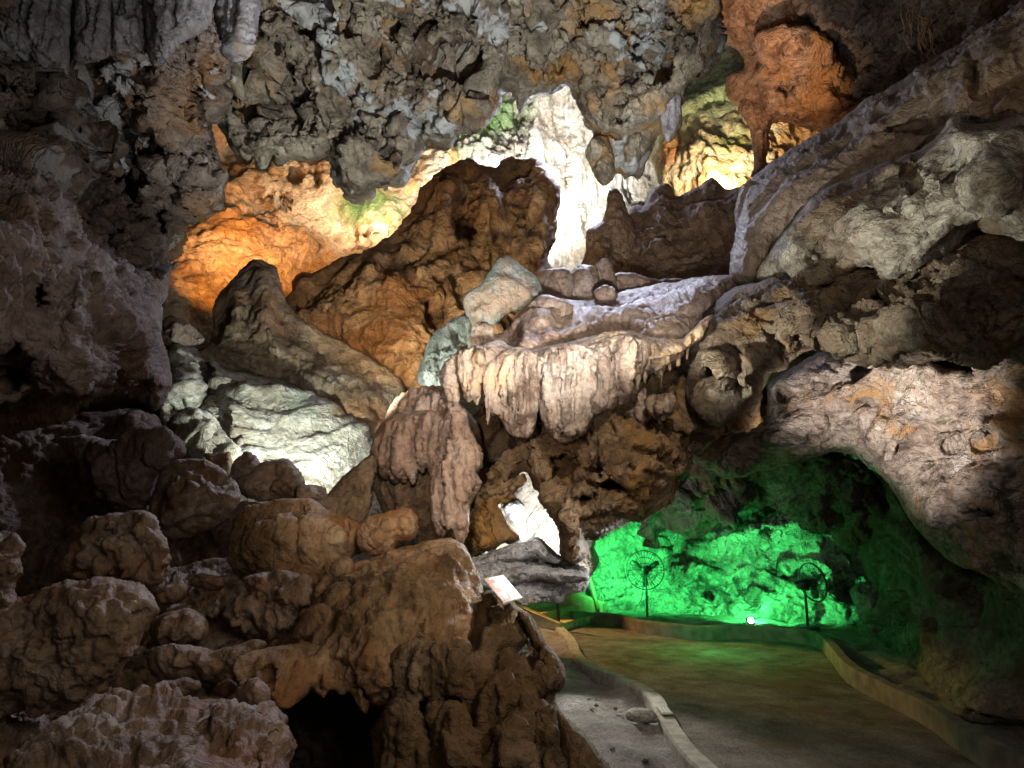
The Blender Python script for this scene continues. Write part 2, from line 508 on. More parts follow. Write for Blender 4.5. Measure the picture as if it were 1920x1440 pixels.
M['redhill'] = rockmat('red_brown_rock', (.13, .075, .045), (.25, .155, .095), (.33, .22, .14), .6, vein=.4, bump=1.0, bd=.06)
M['orangewall'] = rockmat('pale_beige_wall', (.34, .22, .11), (.55, .42, .27), (.66, .56, .42), .5, stain=((.46, .26, .09), .33, .9),
                          soot=((.12, .07, .03), .14, 1.4), vein=.5, bump=1.0, bd=.07,
                          moss=[((.05, .16, .045), tuple(P(725, 395, 18.6)), 1.5, .5)])
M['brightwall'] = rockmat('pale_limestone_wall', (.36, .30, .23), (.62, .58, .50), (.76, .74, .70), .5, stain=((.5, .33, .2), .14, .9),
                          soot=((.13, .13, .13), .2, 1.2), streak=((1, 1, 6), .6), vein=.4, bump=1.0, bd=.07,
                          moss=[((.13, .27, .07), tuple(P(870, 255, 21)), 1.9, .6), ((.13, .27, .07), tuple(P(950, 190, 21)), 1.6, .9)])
M['greenwall'] = rockmat('algae_wall', (.25, .19, .10), (.46, .36, .21), (.58, .50, .36), .5, stain=((.45, .22, .07), .4, .8),
                         streak=((1, 1, 5), .7, (0, math.radians(-32), 0)), vein=.4, bump=1.0, bd=.06,
                         moss=[((.20, .29, .14), tuple(P(1320, 180, 18.5)), 3.2, 1.6), ((.16, .24, .09), tuple(P(1380, 290, 17)), 1.2, .5)])
M['orangebulge'] = rockmat('orange_brown_rock', (.17, .075, .03), (.40, .225, .125), (.52, .34, .23), .7, stain=((.34, .15, .04), .35, .8),
                           soot=((.08, .04, .02), .2, 2.6), streak=((1, 1, .3), .45), vein=.5, bump=1.0, bd=.05)
M['darkroof'] = rockmat('dark_roof_rock', (.07, .05, .04), (.15, .11, .085), (.22, .19, .17), .8, vein=.5, bump=1.0, bd=.05)
M['taupe'] = rockmat('taupe_flowstone', (.17, .12, .085), (.27, .20, .15), (.34, .28, .23), .9, stain=((.2, .13, .08), .35, .7),
                     streak=((1, 1, 5), .45, (0, math.radians(40), 0)), vein=.3, bump=.9, bd=.035, rough=.62, spec=.4)
M['whiteband'] = rockmat('pale_right_rock', (.24, .19, .14), (.48, .45, .38), (.60, .59, .53), 1.0, stain=((.15, .095, .055), .5, 1.1),
                         soot=((.06, .045, .035), .3, 1.0), streak=((1, 1, .22), .85, (0, math.radians(35), 0)), vein=.6, bump=1.0, bd=.035)
M['overhang'] = rockmat('brown_overhang_rock', (.07, .045, .03), (.19, .135, .09), (.32, .26, .19), 1.0, stain=((.2, .11, .04), .3, 1.0),
                        soot=((.04, .035, .03), .28, 1.0), streak=((1, 1, .35), .4, (0, math.radians(14), 0)), vein=.6, bump=1.0, bd=.04)
M['rightwall'] = rockmat('banded_right_wall', (.19, .135, .105), (.43, .345, .285), (.58, .52, .465), 1.0, stain=((.36, .2, .075), .3, 1.5),
                         soot=((.06, .045, .035), .33, 1.1), streak=((1, 1, .22), .85, (0, math.radians(16), 0)), vein=.75, bump=1.0, bd=.04)
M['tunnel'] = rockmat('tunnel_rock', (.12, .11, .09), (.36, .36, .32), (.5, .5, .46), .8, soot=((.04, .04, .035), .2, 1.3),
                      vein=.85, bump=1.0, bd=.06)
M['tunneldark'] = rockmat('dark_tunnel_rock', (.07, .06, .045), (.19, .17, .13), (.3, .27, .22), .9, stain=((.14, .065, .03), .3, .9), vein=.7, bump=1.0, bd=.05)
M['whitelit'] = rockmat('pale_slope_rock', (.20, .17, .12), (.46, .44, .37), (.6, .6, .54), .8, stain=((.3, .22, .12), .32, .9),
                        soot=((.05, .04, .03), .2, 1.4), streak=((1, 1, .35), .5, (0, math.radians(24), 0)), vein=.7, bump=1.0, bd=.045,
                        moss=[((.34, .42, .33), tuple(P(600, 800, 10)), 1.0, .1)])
M['pinnacle'] = rockmat('pinnacle_flowstone', (.17, .11, .06), (.33, .245, .155), (.44, .37, .28), .7, stain=((.28, .15, .07), .34, .8),
                        streak=((1, 1, 5), .6), vein=.3, bump=1.0, bd=.045)
M['underledge'] = rockmat('brown_ledge_rock', (.11, .06, .028), (.31, .20, .10), (.44, .32, .2), 1.0, stain=((.33, .17, .045), .36, 1.2),
                          soot=((.05, .03, .02), .22, 1.4), vein=.7, bump=1.0, bd=.04)
M['greyslab'] = rockmat('grey_slab_rock', (.24, .22, .21), (.42, .42, .42), (.54, .54, .55), 1.3, stain=((.3, .2, .12), .2, 1.2),
                        soot=((.07, .05, .035), .15, 1.3), vein=.9, bump=1.0, bd=.03)
M['dirt'] = rockmat('pale_grit', (.22, .20, .175), (.36, .34, .31), (.46, .44, .40), 1.5, soot=((.11, .09, .08), .2, 1.6), vein=.3, bump=1.0, bd=.03, fine=1.7, stain=((.26,.21,.17), .35, 1.0))
M['pathdirt'] = rockmat('packed_dirt', (.13, .11, .09), (.22, .195, .165), (.32, .29, .25), 1.1, vein=.0, soot=((.11,.095,.075), .1, 1.2), streak=((1.0, 6, 1), .22, (0, 0, .5)), bump=.8, bd=.014, fine=3.0, rough=.95, mottle=.8, spec=.05, stain=((.15,.11,.07), .3, .7))
M['gravel'] = rockmat('tunnel_gravel', (.14, .13, .1), (.3, .29, .25), (.42, .41, .36), 1.5, vein=.3, bump=1.0, bd=.04, fine=1.6)
M['shell'] = rockmat('cave_shell_rock', (.09, .06, .04), (.2, .14, .095), (.28, .21, .15), .5, vein=.4, bump=1.0, bd=.08)
M['kerb'] = plain('weathered_concrete', (.30, .27, .225), .8, 0, .35, 9, .5)
M['kerbred'] = plain('stained_concrete', (.14, .115, .09), .9, 0, .45, 5, .5)
M['step'] = plain('worn_step_concrete', (.42, .31, .17), .75, 0, .25, 8, .4)
M['blackmetal'] = plain('dark_painted_metal', (.02, .022, .02), .5, .0)
M['greymetal'] = plain('dark_grey_metal', (.035, .04, .035), .5, .0)
M['wood'] = plain('pale_wooden_pole', (.36, .25, .13), .6)
M['paper'] = plain('white_sign_board', (.82, .78, .74), .5, 0, .03)
M['red'] = plain('red_sign_print', (.70, .22, .16), .5, 0, .08)
M['olive'] = plain('green_sign_print', (.38, .42, .2), .5, 0, .1)
M['greyprint'] = plain('grey_sign_print', (.5, .5, .46), .5, 0, .08)
M['glow'] = plain('lit_green_lens', (.6, .9, .7), .3, 0, 0, 1, 0, (.35, 1.0, .5), 60)
M['roots'] = plain('dry_roots', (.22, .13, .06), .8, 0, .4, 20)
# ================================================================ THE SETTING: roof, walls, far chamber
rock('cave_ceiling', [(360,-260),(372,-100),(378,60),(386,150),(392,232),(405,240),(440,288),(468,303),(490,318),(506,292),(515,314),(540,302),(575,305),(600,296),
  (624,290),(630,343),(655,362),(680,364),(702,352),(735,350),(757,340),(764,318),(790,290),(806,262),(835,266),(850,246),(880,237),(906,230),(930,214),
  (938,195),(946,178),(964,180),(973,216),(990,196),(1012,178),(1040,180),(1048,160),(1058,160),(1075,188),(1087,220),(1105,243),(1150,256),(1215,250),(1240,236),(1262,240),
  (1278,205),(1290,165),(1320,130),(1335,100),(1340,60),(1352,0),(1380,-100),(1400,-260)],
  [(400,-260,6.4),(1380,-260,6.6),(400,0,7.4),(860,0,7.5),(1340,0,7.8),(400,230,8.4),(680,350,9.2),(1050,170,9.0),(1120,330,9.3),(1280,190,8.7)],
  M['breccia'], 'breccia', R=42, front=.4, back=1.6, er=5, kind='structure', ed=60,
  bumps=[(680,330,50,50,0.50),(740,290,50,60,0.39),(560,265,50,50,0.39),(485,270,26,50,0.33),(880,190,60,50,0.39),(1200,170,80,60,0.44),(1130,70,80,50,0.33),(820,60,100,50,0.28),(620,140,60,50,0.33),(760,160,60,40,0.28),(980,90,60,40,0.33),(1280,60,50,80,0.33),(520,60,50,40,0.28),(680,40,50,40,0.28),(900,20,60,40,0.22)],
  pits=[(1240,115,18,30,.7),(1170,110,40,12,.5),(705,120,12,40,.6,20),(760,60,30,14,.5),(1000,30,40,12,.5,-30),(585,190,14,30,.7),(860,120,30,10,.5,20),(1085,60,14,24,.6,30),(450,30,20,14,.6),(455,190,14,26,.7),(575,60,16,22,.6),(520,130,18,14,.5),(860,205,14,22,.5),(790,240,12,18,.5),(655,300,9,20,.6),(950,60,12,18,.4,30),
        (1190,100,26,14,.4),(1185,150,14,18,.5),(1050,120,16,18,.4),(660,52,20,14,.4),(880,30,12,10,.4),(800,44,14,8,.4),(620,215,10,16,.4),(1160,220,9,12,.5)])
rock('cave_wall', [(-160,-160),(380,-160),(470,40),(430,120),(396,190),(388,232),(409,272),(416,298),(424,352),(408,386),(384,402),(368,412),
  (362,432),(346,458),(334,486),(322,510),(300,545),(240,560),(100,540),(-160,520)],
  [(-160,0,3.8),(380,60,5.9),(424,350,7.2),(320,500,6.6),(0,300,4.9),(-160,520,4.2)], M['leftrock'], 'breccia', R=70, front=.8, back=1.2, er=4, kind='structure',
  pits=[(235,228,38,44,1.1),(225,330,60,42,1.2),(300,290,40,22,.9),(225,372,26,22,1.0),(375,165,22,44,.9),(352,90,16,40,.8,20),(322,350,20,26,.8),
        (60,215,24,26,.8),(15,240,20,30,.8),(30,150,60,12,.8),(90,155,40,14,.6),(280,250,22,18,.6),(372,370,18,22,.6),(300,410,14,26,.6)],
  bumps=[(170,290,60,24,.35),(160,220,50,28,.35),(270,190,36,34,.45),(330,250,30,50,.4),(130,330,60,28,.3),(390,340,26,50,.5),(250,450,50,40,.4)])
rock('cave_wall', [(-180,250),(10,278),(70,292),(128,330),(160,395),(205,440),(262,468),(312,492),(336,486),(322,525),(302,572),(300,600),(310,645),(322,690),(323,722),
  (318,745),(308,764),(290,776),(268,764),(252,748),(215,742),(180,752),(140,770),(110,790),(40,800),(-180,820)],
  [(-180,300,3.9),(130,330,5.2),(336,490,6.6),(322,720,5.6),(270,770,5.6),(0,800,4.2),(150,600,4.5)], M['lavender'], 'flow', R=110, front=1.1, back=1.0, er=3, amp=1.25, kind='structure',
  bumps=[(170,540,60,70,.4),(245,600,45,80,.35),(300,690,24,60,.3),(60,440,80,80,.35),(150,690,40,50,.3)],
  pits=[(205,660,18,40,.5),(75,550,14,30,.4),(20,690,50,40,.5),(230,760,60,18,.5)])
rock('cave_wall', [(300,170),(420,150),(560,200),(700,240),(840,230),(880,330),(840,420),(760,520),(640,560),(560,600),(420,640),(300,640)],
  [(300,400,16),(560,300,19),(860,250,20.5),(860,420,19),(560,560,16.5),(330,600,13)], M['orangewall'], 'boulder', R=120, front=.6, er=5, amp=.8, fs=.8, kind='structure',
  bumps=[(520,400,50,50,.6),(470,330,34,30,.5),(590,430,50,50,.6),(690,440,40,40,.5),(440,380,40,50,.5),(620,340,40,30,.4)],
  pits=[(530,375,11,12,.9),(500,415,16,7,.4),(552,330,14,14,.8),(596,330,6,18,.5),(440,270,26,22,1.0),(690,445,12,8,.3),(650,505,12,8,.3)])
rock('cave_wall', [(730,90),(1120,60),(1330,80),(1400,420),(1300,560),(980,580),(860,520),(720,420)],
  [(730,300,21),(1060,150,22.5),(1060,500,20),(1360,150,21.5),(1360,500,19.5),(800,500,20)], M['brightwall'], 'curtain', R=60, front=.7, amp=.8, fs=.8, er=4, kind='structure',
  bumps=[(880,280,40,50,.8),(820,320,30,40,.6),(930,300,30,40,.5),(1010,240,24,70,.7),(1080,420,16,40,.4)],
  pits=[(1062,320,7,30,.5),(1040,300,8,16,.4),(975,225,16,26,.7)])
rock('cave_wall', [(1235,60),(1420,40),(1600,60),(1640,260),(1520,400),(1380,380),(1260,370),(1210,270)],
  [(1210,270,18.5),(1240,60,20),(1600,80,17),(1600,300,16),(1380,380,15.5)], M['greenwall'], 'flow', R=60, front=.7, amp=.9, er=4, kind='structure',
  bumps=[(1330,300,30,60,.5,-25),(1300,200,50,40,.5)], pits=[(1298,272,8,20,.5),(1345,200,26,12,.4)])
rock('cave_wall', [(1255,215),(1275,235),(1290,265),(1305,300),(1312,345),(1300,380),(1262,380),(1235,340),(1240,270)], 17.2, M['orangebulge'], 'curtain', er=3, kind='structure')
rock('cave_ceiling', [(1450,-200),(2080,-200),(2080,120),(1900,60),(1830,90),(1740,150),(1690,210),(1640,240),(1590,190),(1545,110),(1500,40)],
  [(1450,-200,8),(2080,-200,6),(2080,100,7),(1640,220,12),(1560,100,12)], M['darkroof'], 'breccia', R=70, front=.5, back=1.2, er=5, kind='structure')
rock('cave_wall', [(1366,525),(1372,470),(1386,410),(1392,352),(1430,312),(1500,268),(1560,235),(1622,186),(1670,162),(1720,130),(1790,92),(1850,48),(1930,-10),(2090,-120),
  (2090,330),(1960,240),(1800,260),(1690,310),(1600,360),(1520,410),(1450,470),(1420,540)],
  [(1370,520,8.3),(1392,352,9.0),(1622,186,8.3),(1860,40,6.9),(2090,-100,5.6),(2090,300,5.0),(1800,240,6.6),(1560,350,7.6),(1430,480,7.8)], M['taupe'], 'flow', R=50, front=.7, back=1.1,
  er=3, amp=.6, kind='structure', bumps=[(1700,200,140,24,.16,-38),(1560,290,130,20,.16,-35),(1840,150,110,30,.2,-45),(1470,370,70,18,.16,-50),(1400,430,12,60,.2),(1880,190,60,18,.15,-60)],
  pits=[(1720,235,60,9,.3,-12),(1830,140,14,30,.25)])
rock('cave_wall', [(1418,520),(1450,455),(1478,410),(1500,378),(1540,345),(1580,335),(1625,318),(1690,290),(1745,260),(1778,222),(1800,214),(1828,226),(1870,222),(1930,205),(2090,190),
  (2090,520),(1920,470),(1870,445),(1820,440),(1790,470),(1735,500),(1690,506),(1655,500),(1600,515),(1540,540),(1480,545)],
  [(1430,500,7.4),(1500,380,7.0),(1790,215,5.7),(2090,190,4.7),(2090,500,4.5),(1740,500,5.6),(1540,540,6.7)], M['whiteband'], 'slant', R=60, front=.75, back=.8, er=4, kind='structure',
  bumps=[(1880,330,70,60,.3),(1640,420,50,60,.25),(1800,250,30,24,.25),(1540,400,70,40,.3,-35),(1720,370,40,30,.2)],
  pits=[(1720,350,12,50,.3,-30),(1660,340,70,9,.22,-28),(1480,430,60,9,.22,-40),(1800,330,50,8,.2,-35),(1550,480,40,24,.25)])
rock('cave_wall', [(1270,655),(1300,600),(1345,560),(1400,532),(1470,530),(1540,525),(1620,500),(1690,470),(1745,440),(1800,405),(1850,392),(1900,398),(2090,420),
  (2090,720),(1930,690),(1895,672),(1850,692),(1815,684),(1782,672),(1740,656),(1690,655),(1640,668),(1590,672),(1540,658),(1500,672),(1465,698),(1440,700),(1432,735),(1418,775),
  (1392,790),(1380,786),(1350,775),(1325,790),(1300,770),(1275,740),(1262,700)],
  [(1270,655,6.9),(1400,540,7.2),(1690,470,6.3),(1800,400,6.2),(2090,420,5.5),(1800,520,5.4),(2090,560,4.6),(2090,700,4.7),(1790,670,5.5),(1500,660,6.4),(1390,785,6.7)], M['overhang'], 'swirl', R=60, front=.7, back=1.0, er=4, kind='structure',
  bumps=[(1850,560,110,50,.4),(1560,620,60,30,.3),(1340,700,50,50,.3),(1700,620,80,30,.3,8),(1480,600,50,40,.2),(1410,690,24,50,.3)],
  pits=[(1663,570,15,62,.7),(1580,590,30,12,.3,-25),(1750,530,50,22,.35),(1600,560,10,24,.35,30),(1900,540,40,20,.3),(1550,610,22,12,.3),(1335,720,40,12,.4,20)])
rock('cave_wall', [(1380,810),(1430,770),(1440,715),(1480,690),(1530,660),(1600,655),(1700,640),(1800,655),(1900,650),(2100,660),(2100,1180),(1960,1130),(1880,1090),(1800,1060),(1740,1020),
  (1700,960),(1672,905),(1640,878),(1610,862),(1570,855),(1520,866),(1450,885),(1390,895),(1340,890),(1295,862),(1310,830)],
  [(1300,850,9.2),(1440,715,8.2),(1600,660,7.3),(2100,660,4.8),(2100,1150,5.4),(1740,1010,7.2),(1600,860,8.6),(1390,890,9.2)], M['rightwall'], 'slant', R=50, front=.6, back=.8, er=4, kind='structure',
  bumps=[(1560,740,60,30,.3,-15),(1720,700,70,26,.3,10),(1850,800,90,40,.3),(1650,800,70,30,.25,-10),(1780,920,90,40,.3,-20),(1480,800,60,24,.3,-15)],
  pits=[(1660,850,36,8,.35,-30),(1685,782,14,8,.4,-20),(1846,832,26,8,.2,-20),(1770,838,16,6,.15,-15),(1462,735,9,14,.4),(1775,688,26,9,.4,10),(1818,695,14,7,.4),(1740,890,30,8,.3,-30),
        (1880,965,60,14,.4,8),(1605,692,8,12,.4,30),(1550,775,9,5,.3)])
# green tunnel
rock('cave_wall', [(1060,820),(1280,780),(1560,800),(1680,900),(1720,1080),(1720,1230),(1420,1215),(1060,1190)],
  [(1060,850,16.5),(1060,1180,16.2),(1300,1000,15.8),(1420,1215,14.4),(1600,1000,14.4),(1720,1200,12.6),(1600,820,14)], M['tunnel'], 'rubble', R=50, front=.5, amp=.8, fs=.55, er=4, kind='structure',
  bumps=[(1430,990,120,30,1.0,-8),(1300,1060,60,30,.5),(1180,1080,60,40,.3),(1540,1080,60,50,.6)], pits=[(1500,1075,30,10,.3),(1595,1110,20,16,.7),(1440,1000,14,10,.4),(1330,1118,8,5,.4)])
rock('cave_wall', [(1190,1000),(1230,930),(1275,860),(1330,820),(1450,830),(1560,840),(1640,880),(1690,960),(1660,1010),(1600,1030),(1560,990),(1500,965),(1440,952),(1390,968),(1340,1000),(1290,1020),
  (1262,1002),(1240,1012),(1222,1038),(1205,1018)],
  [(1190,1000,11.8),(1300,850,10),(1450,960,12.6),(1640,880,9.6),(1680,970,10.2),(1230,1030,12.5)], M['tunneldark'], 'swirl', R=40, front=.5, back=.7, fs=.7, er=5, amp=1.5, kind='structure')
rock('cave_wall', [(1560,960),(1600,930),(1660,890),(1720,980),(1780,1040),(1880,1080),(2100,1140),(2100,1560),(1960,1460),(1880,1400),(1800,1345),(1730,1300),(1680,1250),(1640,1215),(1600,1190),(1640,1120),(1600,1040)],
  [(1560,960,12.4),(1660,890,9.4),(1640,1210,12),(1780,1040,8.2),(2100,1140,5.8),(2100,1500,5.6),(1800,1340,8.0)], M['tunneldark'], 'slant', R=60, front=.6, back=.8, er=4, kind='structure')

# ================================================================ big free rock forms of the far chamber
rock('rock_hill', [(530,575),(545,545),(560,518),(600,506),(640,484),(682,470),(722,450),(745,430),(770,396),(784,362),(800,340),(820,322),(842,308),(865,297),(882,296),(895,306),(928,309),(945,298),(962,292),(985,296),
  (1008,298),(1028,308),(1042,330),(1054,352),(1049,400),(1040,450),(1036,500),(1030,560),(960,640),(880,700),(820,740),(760,740),(690,680),(620,640),(560,610)],
  [(540,570,13.5),(800,340,15.5),(1050,350,15),(1030,560,12.4),(820,740,11.5),(640,490,14.5)], M['brownhill'], 'drape', R=36, front=.7, er=6, amp=.9, fs=.8,
  bumps=[(840,400,22,80,.5),(915,380,18,90,.6),(1020,400,20,80,.6),(960,430,30,60,.4),(700,520,50,60,.6),(780,600,40,70,.4)], pits=[(862,390,14,50,.6),(822,590,22,24,.7),(885,430,10,40,.5)],
  label='tall brown fluted rock hill with a jagged flat top in front of the sunlit wall', cat='rock formation')
rock('limestone_pinnacle', [(396,610),(402,565),(420,540),(442,512),(462,490),(482,484),(502,488),(520,500),(527,530),(538,566),(560,594),(602,620),(652,640),(702,670),(740,700),(756,716),(757,748),
  (735,790),(700,830),(660,800),(600,750),(520,712),(430,690),(345,680),(352,662),(392,640)],
  [(482,484,12),(400,610,11.2),(345,680,10.2),(560,600,11.6),(757,720,11),(600,760,10)], M['pinnacle'], 'flow', R=70, er=3, amp=.9, bumps=[(505,540,22,50,.35),(440,590,16,50,.3),(500,610,14,50,.35,-20)],
  label='pointed flowstone pinnacle with sloping skirts above the white lit slope', cat='rock formation')
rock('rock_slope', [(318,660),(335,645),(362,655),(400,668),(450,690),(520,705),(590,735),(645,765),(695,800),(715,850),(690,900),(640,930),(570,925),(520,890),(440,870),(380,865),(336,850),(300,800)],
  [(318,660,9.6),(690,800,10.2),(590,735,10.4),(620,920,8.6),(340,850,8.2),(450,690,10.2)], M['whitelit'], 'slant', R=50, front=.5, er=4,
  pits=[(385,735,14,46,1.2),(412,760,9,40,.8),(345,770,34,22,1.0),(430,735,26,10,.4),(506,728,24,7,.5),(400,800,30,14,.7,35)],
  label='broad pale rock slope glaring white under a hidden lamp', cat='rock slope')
rock('boulder', [(330,790),(350,772),(378,782),(410,812),(445,835),(452,860),(425,878),(380,872),(345,858),(322,820)], 8.0, M['whitelit'], 'boulder', er=3,
  label='pale lit rock wedged below the dark cleft of the white slope', cat='boulder')
rock('boulder', [(302,600),(318,588),(345,598),(370,615),(388,632),(380,648),(350,652),(325,640),(306,632)], 9.2, M['lavender'], 'boulder', er=2,
  label='flat brown rock ledge beside the left wall, left of the pinnacle', cat='boulder')
rock('rock_ridge', [(1170,500),(1178,400),(1192,385),(1206,384),(1216,358),(1236,340),(1256,345),(1268,368),(1282,362),(1302,350),(1330,332),(1346,334),(1364,350),(1410,352),(1410,470),(1380,540),(1250,545)],
  [(1178,400,13),(1346,334,12.6),(1410,360,11.5),(1380,540,10.2),(1180,520,11.5)], M['redhill'], 'boulder', R=50, er=3, fs=.8, bumps=[(1236,400,24,50,.3),(1330,400,40,30,.3)], pits=[(1240,440,60,7,.2,-6)],
  label='red brown rocky ridge below the green wall, dark against the light', cat='rock formation')
rock('stalagmite', [(1088,520),(1094,470),(1098,432),(1128,412),(1134,380),(1140,358),(1152,352),(1166,358),(1172,380),(1180,400),(1192,420),(1198,470),(1190,520)], 12.2, M['redhill'], 'boulder', er=2, fs=.7,
  label='dark brown stalagmite shaped like a hooded figure beside the bright gap', cat='stalagmite')
# orange bulge, upper right
rock('hanging_rock', [(1340,-80),(1480,-120),(1530,-20),(1560,40),(1580,95),(1618,142),(1652,178),(1650,215),(1590,245),(1520,250),(1462,236),(1436,242),(1412,224),(1396,205),(1368,184),(1360,140),(1392,120),(1350,80),(1322,50)],
  [(1340,-80,11.5),(1530,-20,11.5),(1650,190,12),(1436,240,13.4),(1360,150,13.4),(1330,50,12.4)], M['orangebulge'], 'slab', R=80, front=.9, er=4, amp=.9,
  bumps=[(1500,90,60,40,.5),(1440,80,40,30,.4),(1440,140,34,12,.4),(1560,190,50,30,.4)], pits=[(1482,165,24,26,.35,20),(1345,75,30,14,.6,35),(1400,95,30,8,.3,-10)],
  label='bulging orange lit rock hanging from the roof at upper right', cat='hanging rock')
rock('rock_column', [(1386,205),(1395,180),(1420,172),(1450,180),(1452,215),(1444,240),(1442,270),(1436,300),(1450,310),(1440,330),(1405,335),(1412,310),(1410,270),(1402,240)], 13.2, M['orangebulge'], 'curtain', er=3,
  label='slim orange rock column standing under the bulging orange rock', cat='rock column')
rock('rock_pendant', [(1088,215),(1120,225),(1160,215),(1215,190),(1262,180),(1280,195),(1277,232),(1264,262),(1252,272),(1242,252),(1228,268),(1214,310),(1208,335),(1196,345),(1183,336),(1170,343),(1158,326),(1150,340),(1136,353),
  (1120,341),(1106,320),(1098,292),(1102,268),(1112,250),(1098,240)],
  [(1090,215,9.4),(1270,190,8.9),(1135,350,9.9),(1200,340,9.7)], M['breccia'], 'breccia', R=40, fs=.7, er=3, amp=.55, ed=26,
  bumps=[(1128,310,22,30,.3),(1190,290,26,40,.25),(1262,225,12,30,.2)], pits=[(1128,225,7,18,.5,-30),(1152,240,8,12,.4)],
  label='lumpy grey rock mass hanging from the roof in front of the bright gap', cat='hanging rock')
rock('rock_pendant', [(1104,262),(1118,250),(1142,252),(1150,275),(1154,305),(1150,335),(1137,353),(1120,342),(1106,320),(1098,292)], 9.25, M['breccia'], 'boulder', er=3, amp=1.2, fs=.5, front=.16,
  label='smooth drop shaped stone hanging at the left end of the grey rock mass', cat='stalactite')
rock('stalactite', [(1238,170),(1250,164),(1268,166),(1278,180),(1278,215),(1270,240),(1256,268),(1246,262),(1238,236),(1234,200)], 8.3, M['greydrape'], 'curtain', er=1.5, amp=.8,
  label='ribbed grey stalactite at the right end of the hanging rock mass', cat='stalactite')
for (pts, Y, lab) in [
  ([(598,290),(612,270),(632,268),(648,290),(660,320),(664,350),(655,364),(640,352),(630,345),(622,310)], 9.4, 'dark stalactite with a hooked tip above the right side of the orange wall'),
  ([(474,250),(490,235),(508,245),(514,270),(508,296),(498,314),(488,318),(478,300),(470,280)], 8.4, 'pointed grey stalactite hanging over the left side of the orange wall'),
  ([(664,310),(690,290),(726,300),(752,318),(756,340),(736,352),(706,354),(682,366),(662,352)], 9.5, 'blunt lumpy stalactite low in the roof above the green stained wall'),
  ([(752,330),(760,300),(778,278),(796,268),(800,285),(790,300),(768,330),(760,342)], 9.8, 'thin slanting stone fin on the roof edge left of the bright gap'),
  ([(424,230),(440,205),(458,215),(468,250),(474,285),(466,302),(448,290),(432,262)], 8.2, 'ragged dark stalactite at the left end of the roof edge')]:
    rock('stalactite', pts, Y, M['breccia'], 'breccia', fs=.5, er=2, amp=.8, label=lab, cat='stalactite')

# grey drapery at upper left
for (pts, Y, lab) in [
  ([(-120,-160),(130,-160),(138,20),(132,90),(128,150),(118,138),(60,134),(0,124),(-120,118)], 4.0, 'broad grey flowstone lobe filling the top left corner'),
  ([(100,-160),(215,-160),(222,30),(206,106),(176,120),(150,132),(130,146),(120,60)], 4.15, 'grey flowstone lobe just right of the corner lobe'),
  ([(180,-160),(290,-160),(284,60),(281,112),(240,112),(205,108),(182,80)], 4.25, 'middle grey flowstone fold with a flat bottom edge'),
  ([(266,-160),(410,-160),(404,20),(388,58),(364,72),(344,82),(318,114),(300,128),(284,126),(274,100),(270,40)], 4.1, 'long grey flowstone fold tapering to a rounded tip'),
  ([(392,-160),(490,-160),(482,40),(478,62),(470,96),(444,112),(424,106),(418,84),(406,40)], 4.4, 'last grey flowstone fold at the right end of the row')]:
    rock('flowstone_curtain', pts, Y, M['greydrape'], 'curtain', R=70, front=.28, er=3, label=lab, cat='flowstone')
rock('rock_finger', [(1708,142),(1712,126),(1740,108),(1790,86),(1850,60),(1880,60),(1850,96),(1800,128),(1756,152),(1726,156)], [(1708,140,7.4),(1880,60,6.6),(1790,90,7)], M['taupe'], 'smooth', er=1.5,
  label='long rounded stone finger lying along the upper edge of the brown slope', cat='rock')
for (pts, Y, lab) in [
  ([(1668,196),(1690,168),(1725,150),(1768,150),(1750,180),(1710,205),(1680,215)], 7.4, 'rounded hump on the brown slope under the long stone finger'),
  ([(1384,420),(1388,375),(1398,350),(1415,345),(1418,370),(1402,400),(1405,450),(1412,500),(1396,530),(1366,535),(1372,480)], 8.6, 'narrow pale rimmed flowstone fold at the lower end of the brown slope')]:
    rock('flowstone_hump', pts, Y, M['taupe'], 'flow', er=2, label=lab, cat='flowstone')

# ================================================================ the central ledge
rock('rock_ledge', [(872,800),(900,760),(960,730),(1080,720),(1200,700),(1300,700),(1400,745),(1420,785),(1385,792),(1345,800),(1318,835),(1290,852),(1262,890),(1240,925),(1205,968),(1165,990),(1128,1002),(1100,1008),(1096,1040),
  (1080,1062),(1062,1058),(1046,1035),(1046,1000),(1030,965),(1010,930),(996,902),(985,892),(970,905),(930,930),(890,940),(868,900)],
  [(872,800,7.2),(1400,760,6.9),(1290,850,7.2),(1100,1010,6.2),(1080,1060,6.0),(985,895,6.8),(880,920,7.0),(1150,860,6.3)], M['underledge'], 'swirl', R=60, front=.7, back=.9, er=4, amp=1.1,
  bumps=[(1140,900,70,30,.35,-25),(1060,980,30,40,.3),(1200,830,60,24,.3,-20),(1080,850,40,30,.25)], pits=[(905,810,32,50,.9),(1040,870,14,30,.4),(1130,925,50,10,.3,-22),(1100,890,10,6,.2),(1180,870,20,8,.2,-30),(1230,800,40,14,.3)],
  label='big brown overhanging rock under the stone curtains, above the stairs', cat='rock formation')
rock('rock_ledge', [(866,668),(900,640),(960,612),(965,590),(1010,552),(1045,556),(1100,562),(1180,540),(1280,526),(1360,516),(1392,530),(1350,570),(1310,610),(1295,640),(1270,690),(1100,730),(960,740),(890,720)],
  [(866,668,7.0),(1010,552,8.6),(1180,540,9.2),(1370,520,8.6),(1300,630,7.0),(1270,690,6.8),(960,740,6.6),(1000,650,6.9)], M['pink'], 'flow', R=50, front=.5, back=.7, er=2, amp=.7, fs=.8,
  bumps=[(1020,590,40,26,.45,-10),(980,620,20,30,.3),(1080,610,60,14,.4,-25),(1200,600,90,20,.4,-8),(1300,570,50,16,.3,-15)], pits=[(1130,640,60,6,.25,-3),(960,625,14,16,.35)],
  label='pink brown sloping top of the stone ledge with smooth wet runs', cat='flowstone')
